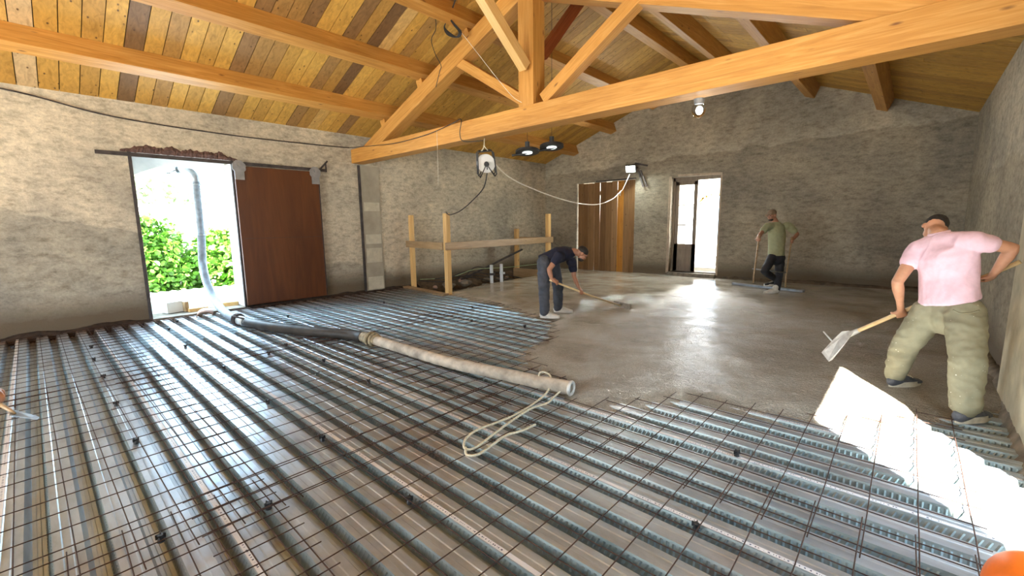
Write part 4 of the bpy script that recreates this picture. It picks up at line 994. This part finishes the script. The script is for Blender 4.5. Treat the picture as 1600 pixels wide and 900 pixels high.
# handle line: from blade, past left hand, to right hand and beyond
hb = fl(1322, 541, .06); hb = W(1328, 522, 4.35); he = W(1594, 409, 3.28)
hdv = (he-hb).normalized()
def on_line(a, b_, px_):
    best = min((i/400 for i in range(401)), key=lambda t: abs(800+FOC*((a.lerp(b_, t)-EYE).dot(R_))/((a.lerp(b_, t)-EYE).dot(_f))-px_)); return a.lerp(b_, best)
gl = on_line(hb, he, 1407); gr_ = on_line(hb, he, 1543)
for (wv, g, th) in ((wl, gl, -1), (wr_, gr_, -1)):
    dv = (g-wv)
    bk = dv.cross(hdv).normalized(); bk = bk if bk.dot(CF) < 0 else -bk
    dirh = (dv.normalized()+bk*.25).normalized()
    add_hand(b, g-dirh*.08+bk*.028, dirh, bk, hdv*th, 1.15, 1.05)
    b.limb([wv, g-dirh*.075+bk*.026], [.028, .026])
b.limb([hl, kl, al], [.09, .06, .042]); b.limb([hr, kr, ar], [.09, .06, .042])
body = remeshed(b, 'body', M_SKIN, P1, .008, None, 2); body['label'] = 'tanned arms, neck and hands'
eyes(hd, f_, u_, r_, P1)
b = MB(); b.ell(hd+u_*.04-f_*.019, (r_*.078, f_*.092, u_*.081), 28)
b.v = [v for v in b.v]
o = remeshed(b, 'hair', M_HAIR, P1, .008, lambda p: .002*noise.noise(p*60)); 
# shirt
def torso_shirt(P, hip, ch_, nk_, right_, back_, dn_, shl_, shr_, el__, er__, m_, wr=(.165, .185, .2, .19), sleeve=.55, hem=.0, hipw=None, amp=.006):
    b = MB(); hw = hipw if hipw else right_
    mid = hip.lerp(ch_, .5)
    b.loft([(hip+dn_*(.05+hem), hw*wr[0]*1.05, back_*.175), (hip, hw*wr[0]*1.01, back_*.165), (mid, right_*wr[1], back_*.125), (ch_, right_*wr[2], back_*.13), (ch_.lerp((shl_+shr_)/2, .75), right_*wr[3], back_*.105), (nk_-dn_*-.0, right_*.09, back_*.07)], 30, caps=False)
    for s_, e_ in ((shl_, el__), (shr_, er__)):
        inn = ((shl_+shr_)/2-s_).normalized()
        b.limb([s_+inn*.08, s_, s_.lerp(e_, sleeve)], [.08, .074, .068])
        for s_ in (shl_, shr_): b.limb([nk_.lerp(ch_, .42), nk_.lerp(ch_, .42).lerp(s_, .6), s_], [.088, .085, .074])
    return remeshed(b, 'shirt', m_, P, .009, wrinkle(amp, 9, (1, 1, .6)), 9)
sh1 = torso_shirt(P1, W(1482, 461, 3.52), ch, nk, right, back, dn, shl, shr, el_, er, M_PINKC, (.205, .19, .192, .185), .36, .0, hr_, .008)
b = MB(); cu = nk+(-dn)*.0
b.loft([(nk-dn*-.015, right*.078, back*.07), (nk-dn*.02, right*.07, back*.066)], 20, caps=False); o = remeshed(b, 'collar', M_PINKC, sh1, .007)
# trousers
b = MB()
wt = W(1482, 466, 3.53)
b.loft([(wt+dn*.04, hr_*.165, back*.115), (hipc+dn*.08, hr_*.178, back*.13), (hipc+dn*.15, hr_*.185, back*.135)], 28)
b.limb([hl, hl.lerp(kl, .5), kl, kl.lerp(al, .5), al+V((0, 0, .02))], [.118, .108, .096, .088, .075], 20)
b.limb([hr, hr.lerp(kr, .5), kr, kr.lerp(ar, .5), ar+V((0, 0, .02))], [.12, .115, .103, .098, .09], 20)
tr = remeshed(b, 'trousers', M_KHAKI, P1, .010, wrinkle(.009, 8, (1, 1, 1.6), 3), 3)
b = MB(); pk = W(1503, 487, 3.36)
b.tube(catmull([W(1489, 484, 3.280), W(1500, 489, 3.265), W(1516, 489, 3.260), W(1530, 485, 3.265)], 5), .006, 6); b.build('pocket_welt', M_KHAKI, tr, smooth=True)
fd = V((.12, .95, 0))
shoe(V((al.x, al.y-.0, 0.0))+V((.02, 0, 0)), (.6, .8, 0), P1, M_SHOED, M_SHOE, 1.12); shoe(V((ar.x, ar.y, -.02)), (.55, .85, 0), P1, M_SHOED, M_SHOE, 1.15)
# hoe
hoe = thing('hoe', 'cement-covered hoe with pale wooden handle held by the man in pink', 'hoe', hb)
b = MB(); b.tube([hb-hdv*.02, hb.lerp(he, .5), he], [.019, .018, .016], 12); b.build('handle', M_HANDLE, hoe, smooth=True)
bl = [W(1286, 553, 4.3), W(1298, 564, 4.25), W(1302, 560, 4.25), W(1321, 531, 4.32), W(1322, 524, 4.36), W(1314, 519, 4.42), W(1304, 527, 4.4)]
bl = [W(1284, 551, 4.42), W(1295, 565, 4.35), W(1301, 562, 4.33), W(1324, 533, 4.25), W(1334, 519, 4.28), W(1327, 517, 4.3), W(1316, 518, 4.4), W(1300, 533, 4.42)]
nb = (bl[1]-bl[0]).cross(bl[4]-bl[0]).normalized()
b = MB(); b.prism(bl, nb*.008); b.build('blade', M_LSTEEL, hoe)
b = MB(); b.tube([hb-hdv*.07, hb+hdv*.09], [.03, .023], 12); b.tube([W(1300, 533, 4.42), W(1293, 525, 4.46), W(1287, 518, 4.5)], .008, 6); b.build('socket', M_LSTEEL, hoe, smooth=True)

# ---- bending man in navy, side view
P2 = thing('person', 'man in navy t-shirt and grey trousers bending over to rake the wet concrete', 'person', (-4.3, 5.68, 0))
D = 7.2
hipc = W(855, 407, 7.2); ch = W(876, 397, 7.2); nk = W(896, 393, 7.22); hd = W(909, 397, 7.22)
hn, hf = W(850, 410, 7.08), W(864, 412, 7.35)
kn, kf = W(850, 450, 7.05), W(872, 448, 7.42); an, af = W(851, 489, 7.05), W(872, 482, 7.5)
shn_, shf = W(873, 400, 6.98), W(894, 409, 7.4)
en, wn_ = W(858, 421, 6.93), W(862, 437, 6.95); ef, wf = W(897, 432, 7.38), W(904, 449, 7.3)
ax_ = (ch-hipc).normalized(); wid = (shf-shn_).normalized(); wid = (CF*.95+CR*.3).normalized(); dep = ax_.cross(wid).normalized()
b = MB()
b.loft([(hipc-ax_*.04, wid*.15, dep*.1), (hipc.lerp(ch, .5), wid*.13, dep*.1), (ch, wid*.16, dep*.11), (ch.lerp(nk, .6), wid*.13, dep*.09), (nk, wid*.06, dep*.06)], 22)
b.limb([nk, nk.lerp(hd, .6)], [.06, .055])
b.limb([shn_+wid*.06, shn_, shn_.lerp(en, .5), en, en.lerp(wn_, .4), wn_], [.055, .054, .048, .04, .04, .028])
b.limb([shf-wid*.06, shf, shf.lerp(ef, .5), ef, ef.lerp(wf, .4), wf], [.055, .054, .048, .04, .04, .028])
f2, u2, r2 = head(b, hd, (CR*.72-V((0, 0, 1))*.62).normalized(), (V((0, 0, 1))*.8+CR*.6), 1.0)
rb0 = W(868, 441, 6.98); rb1 = fl(972, 481, .02); rdv = (rb1-rb0).normalized()
g1 = rb0; g2 = rb0+rdv*((W(906, 455, 7.25)-rb0).dot(rdv))
for wv, g in ((wn_, g1), (wf, g2)):
    dv = (g-wv); bk = dv.cross(rdv).normalized(); bk = bk if bk.dot(CF) < 0 else -bk; dirh = (dv.normalized()+bk*.2).normalized()
    add_hand(b, g-dirh*.08+bk*.026, dirh, bk, rdv, 1.15, 1.0); b.limb([wv, g-dirh*.07+bk*.026], [.028, .026])
b.limb([hn, kn, an], [.085, .058, .042]); b.limb([hf, kf, af], [.085, .058, .042])
o = remeshed(b, 'body', M_SKIN2, P2, .008, None, 2)
eyes(hd, f2, u2, r2, P2)
b = MB(); b.ell(hd+u2*.05-f2*.016, (r2*.082, f2*.098, u2*.08), 24); remeshed(b, 'hair', M_HAIR, P2, .008)
b = MB(); b.ell(hd-u2*.068+f2*.04, (r2*.055, f2*.055, u2*.045), 20); remeshed(b, 'beard', M_HAIR, P2, .007)
b = MB()
b.loft([(hipc-ax_*.09, wid*.165, dep*.135), (hipc, wid*.17, dep*.135), (hipc.lerp(ch, .5), wid*.17, dep*.13), (ch, wid*.19, dep*.135), (ch.lerp(nk, .6), wid*.17, dep*.115), (nk, wid*.085, dep*.075)], 26, caps=False)
b.limb([shn_+wid*.08, shn_, shn_.lerp(en, .42)], [.085, .078, .068]); b.limb([shf-wid*.08, shf, shf.lerp(ef, .5)], [.085, .078, .07])
remeshed(b, 't_shirt', M_NAVY, P2, .011, wrinkle(.006, 9), 3)
b = MB(); b.loft([(hipc-ax_*.02, wid*.16, dep*.125), (hipc-ax_*.08+V((0, 0, -.03)), wid*.17, dep*.13), (hipc+V((0, 0, -.14))-ax_*.06, wid*.165, ax_*.12)], 24)
b.limb([hn, kn, an+V((0, 0, .02))], [.115, .09, .078], 18); b.limb([hf, kf, af+V((0, 0, .02))], [.11, .088, .076], 18)
remeshed(b, 'trousers', M_GREYP, P2, .011, wrinkle(.008, 8, (1, 1, 1.6), 5), 3)
fdir = V((.88, .45, 0)); shoe(V((an.x, an.y, 0)), fdir, P2, M_WSHOE, M_WSHOE, 1.05); shoe(V((af.x, af.y, 0)), fdir, P2, M_WSHOE, M_WSHOE, 1.05)
rk = thing('concrete_rake', 'long handled rake pushed over the slab by the bending man', 'rake', rb1)
b = MB(); b.tube([rb0-rdv*.12, rb0.lerp(rb1, .5), rb1-rdv*.04+V((0, 0, .03))], .015, 10); b.build('handle', M_HANDLE, rk, smooth=True)
b = MB(); sdv = rdv.cross(V((0, 0, 1))).normalized(); b.box(rb1+V((0, 0, .05)), (.02, .42, .1), Matrix((V((rdv.x, rdv.y, 0)).normalized(), sdv, V((0, 0, 1)))).transposed()); b.tube([rb1-rdv*.08+V((0, 0, .05)), rb1+V((0, 0, .06))], .02, 8); b.build('rake_head', simple('cement_coated', (.2, .17, .13), .5, var=.2, scale=20, bumpy=.4), rk)

# ---- man at the back in olive shirt and cap, with the screed
P3 = thing('person', 'man in olive t-shirt and brown cap standing at the back wall with a levelling screed', 'person', (-2.05, 10.42, 0))
D = 9.15
hipc = W(1213, 398, D); ch = W(1214, 364, D); nk = W(1212, 347, D); hd = W(1206, 337, D-.03)
shl, shr = W(1199, 354, D-.05), W(1232, 353, D+.05)
elL, wL_ = W(1189, 365, D-.16), W(1184, 373, D-.2); elR, wR_ = W(1246, 366, D+.02), W(1237, 376, D-.12)
hl, hr = W(1207, 402, D-.03), W(1219, 402, D+.03); kl, al = W(1194, 424, D-.15), W(1212, 438, D+.12)
kr, ar = W(1217, 430, D+.02), W(1214, 453, D+.04)
right = (shr-shl).normalized(); dn = (hipc-ch).normalized(); back = dn.cross(right).normalized()
b = MB()
b.loft([(hipc+dn*.05, right*.13, back*.1), (hipc.lerp(ch, .5), right*.13, back*.1), (ch, right*.16, back*.11), (ch.lerp(nk, .6), right*.13, back*.085), (nk, right*.055, back*.055)], 22)
b.limb([nk, nk.lerp(hd, .6)], [.058, .055])
for s_, e_, w_, sg in ((shl, elL, wL_, 1), (shr, elR, wR_, -1)):
    b.limb([s_+right*.05*sg, s_, s_.lerp(e_, .5), e_, e_.lerp(w_, .4), w_], [.055, .053, .048, .04, .04, .028])
f3, u3, r3 = head(b, hd, (-CR*.85-CF*.35-V((0, 0, 1))*.25), (V((0, 0, 1))-CR*.25), 1.0)
pL0, pL1 = W(1186, 371, D-.24), W(1178, 430, D-.1); pR0, pR1 = W(1237, 374, D-.18), W(1228, 432, D-.1)
for wv, g, gd in ((wL_, pL0.lerp(pL1, .06), (pL1-pL0).normalized()), (wR_, pR0.lerp(pR1, .06), (pR1-pR0).normalized())):
    dv = (g-wv)+CR*.001; dv = dv-gd*dv.dot(gd); dv = dv if dv.length > .02 else -CF*.05
    bk = dv.cross(gd).normalized(); bk = bk if bk.dot(CF) < 0 else -bk; dirh = (dv.normalized()+bk*.2).normalized()
    add_hand(b, g-dirh*.07+bk*.024, dirh, bk, -gd, 1.15, .95); b.limb([wv, g-dirh*.065+bk*.024], [.028, .026])
b.limb([hl, kl, al], [.085, .056, .042]); b.limb([hr, kr, ar], [.085, .056, .042])
remeshed(b, 'body', M_SKIN2, P3, .008, None, 2)
eyes(hd, f3, u3, r3, P3)
b = MB(); b.ell(hd-u3*.068+f3*.042, (r3*.05, f3*.05, u3*.042), 18); remeshed(b, 'beard', M_HAIR, P3, .007)
b = MB(); b.ell(hd+u3*.055-f3*.01, (r3*.085, f3*.103, u3*.075), 24)
b.loft([(hd+u3*.045+f3*.06, r3*.07, u3*.008), (hd+u3*.04+f3*.12, r3*.065, u3*.006), (hd+u3*.025+f3*.165, r3*.045, u3*.005)], 16)
remeshed(b, 'cap', M_CAP, P3, .007)
b = MB()
b.loft([(hipc+dn*.03, right*.17, back*.13), (hipc.lerp(ch, .5), right*.17, back*.13), (ch, right*.19, back*.13), (ch.lerp(nk, .65), right*.16, back*.1), (nk, right*.08, back*.07)], 26, caps=False)
for s_, e_ in ((shl, elL), (shr, elR)):
    inn = ((shl+shr)/2-s_).normalized(); b.limb([s_+inn*.08, s_, s_.lerp(e_, .6)], [.08, .077, .07])
remeshed(b, 't_shirt', M_GREEN, P3, .011, wrinkle(.005, 9), 3)
b = MB(); b.loft([(hipc+dn*-.0, right*.15, back*.115), (hipc+dn*.1, right*.16, back*.12)], 22)
b.limb([hl, kl, al+V((0, 0, .02))], [.095, .072, .058], 16); b.limb([hr, kr, ar+V((0, 0, .02))], [.095, .075, .06], 16)
remeshed(b, 'trousers', M_BLACKP, P3, .011, wrinkle(.006, 8, (1, 1, 1.5), 8), 3)
shoe(V((ar.x-.02, ar.y-.05, 0)), (-.75, -.6, 0), P3, M_WSHOE, M_WSHOE, 1.0); shoe(V((al.x, al.y, al.z-.12)), (-.75, -.6, 0), P3, M_BLACK, M_WSHOE, 1.0)
sc3 = thing('screed', 'long flat screed with two upright handles held by the man at the back', 'screed', W(1205, 445, D-.1))
b = MB(); b.tube([pL0-(pL1-pL0).normalized()*.05, pL1, W(1177, 442, D-.1)], .016, 8); b.tube([pR0-(pR1-pR0).normalized()*.05, pR1, W(1227, 449, D-.1)], .016, 8); b.build('handle', M_OLDB, sc3, smooth=True)
b = MB(); b.tube([W(1176, 420, D-.11), W(1228, 426, D-.11)], .014, 8); b.build('cross_bar', M_STEEL, sc3, smooth=True)
A_, B_ = fl(1145, 443, .03), fl(1256, 455, .03); B_ = A_.lerp(B_, 1)
beam('blade', A_, B_, .09, .05, M_STEEL, sc3)

# ---- hand of a fourth worker entering at the left edge with a trowel
P4 = thing('person', 'hand and forearm of a kneeling worker reaching in at the left edge of the photo', 'person', (-5.3, -.5, 0))
hw = W(-16, 606, 3.570); hg = W(6, 628, 3.520)
b = MB(); b.limb([W(-150, 540, 3.520), W(-70, 575, 3.570), hw], [.052, .045, .03])
tdv = (W(60, 652, 3.520)-W(10, 640, 3.520)).normalized(); dv = (hg-hw).normalized()
add_hand(b, hw, dv, U_, R_, .8, 1.1); remeshed(b, 'arm', M_SKIN, P4, .008, None, 2)
b = MB(); b.limb([W(-240, 500, 3.520), W(-150, 540, 3.520), W(-95, 564, 3.560)], [.08, .07, .06]); remeshed(b, 'sleeve', M_GREYP, P4, .01, wrinkle(.005, 9), 2)
tw = thing('trowel', 'flat steel trowel held by the hand at the left edge', 'trowel', W(35, 648, 3.520))
pa = [W(18, 640, 3.540), W(58, 650, 3.540), W(62, 653, 3.500), W(58, 656, 3.440), W(14, 650, 3.420)]
b = MB(); b.prism(pa, (0, 0, .004)); b.build('blade', M_STEEL, tw)
b = MB(); b.tube([W(0, 632, 3.490), W(14, 640, 3.480), W(24, 646, 3.470)], [.016, .014, .007], 8); b.build('grip', M_OLDB, tw, smooth=True)

# ---- orange helmet at the lower right
hp = V((.415, 1.98, .0)); hp = fl(1618, 912, .12)
hh = thing('safety_helmet', 'rounded orange plastic helmet cut off by the lower right corner of the photo', 'helmet', (hp.x, hp.y, -.04))
b = MB(); b.ell((0, 0, 0), ((.14, 0, 0), (0, .16, 0), (0, 0, .16)), 32); b.v = [V((v.x, v.y, max(v.z, -.02))) for v in b.v]
for q in (-.02, 0, .02): pass
o = b.build('shell', M_ORANGE, smooth=True); o.location = (hp.x, hp.y, .06); put(o, hh)
b = MB(); P = [V((.13*math.cos(a*.2094), .165*math.sin(a*.2094)+(.03 if math.sin(a*.2094) > .5 else 0), 0)) for a in range(30)]; b.prism(P, (0, 0, .008)); o = b.build('brim', M_ORANGE); o.location = (hp.x, hp.y, .036); put(o, hh)
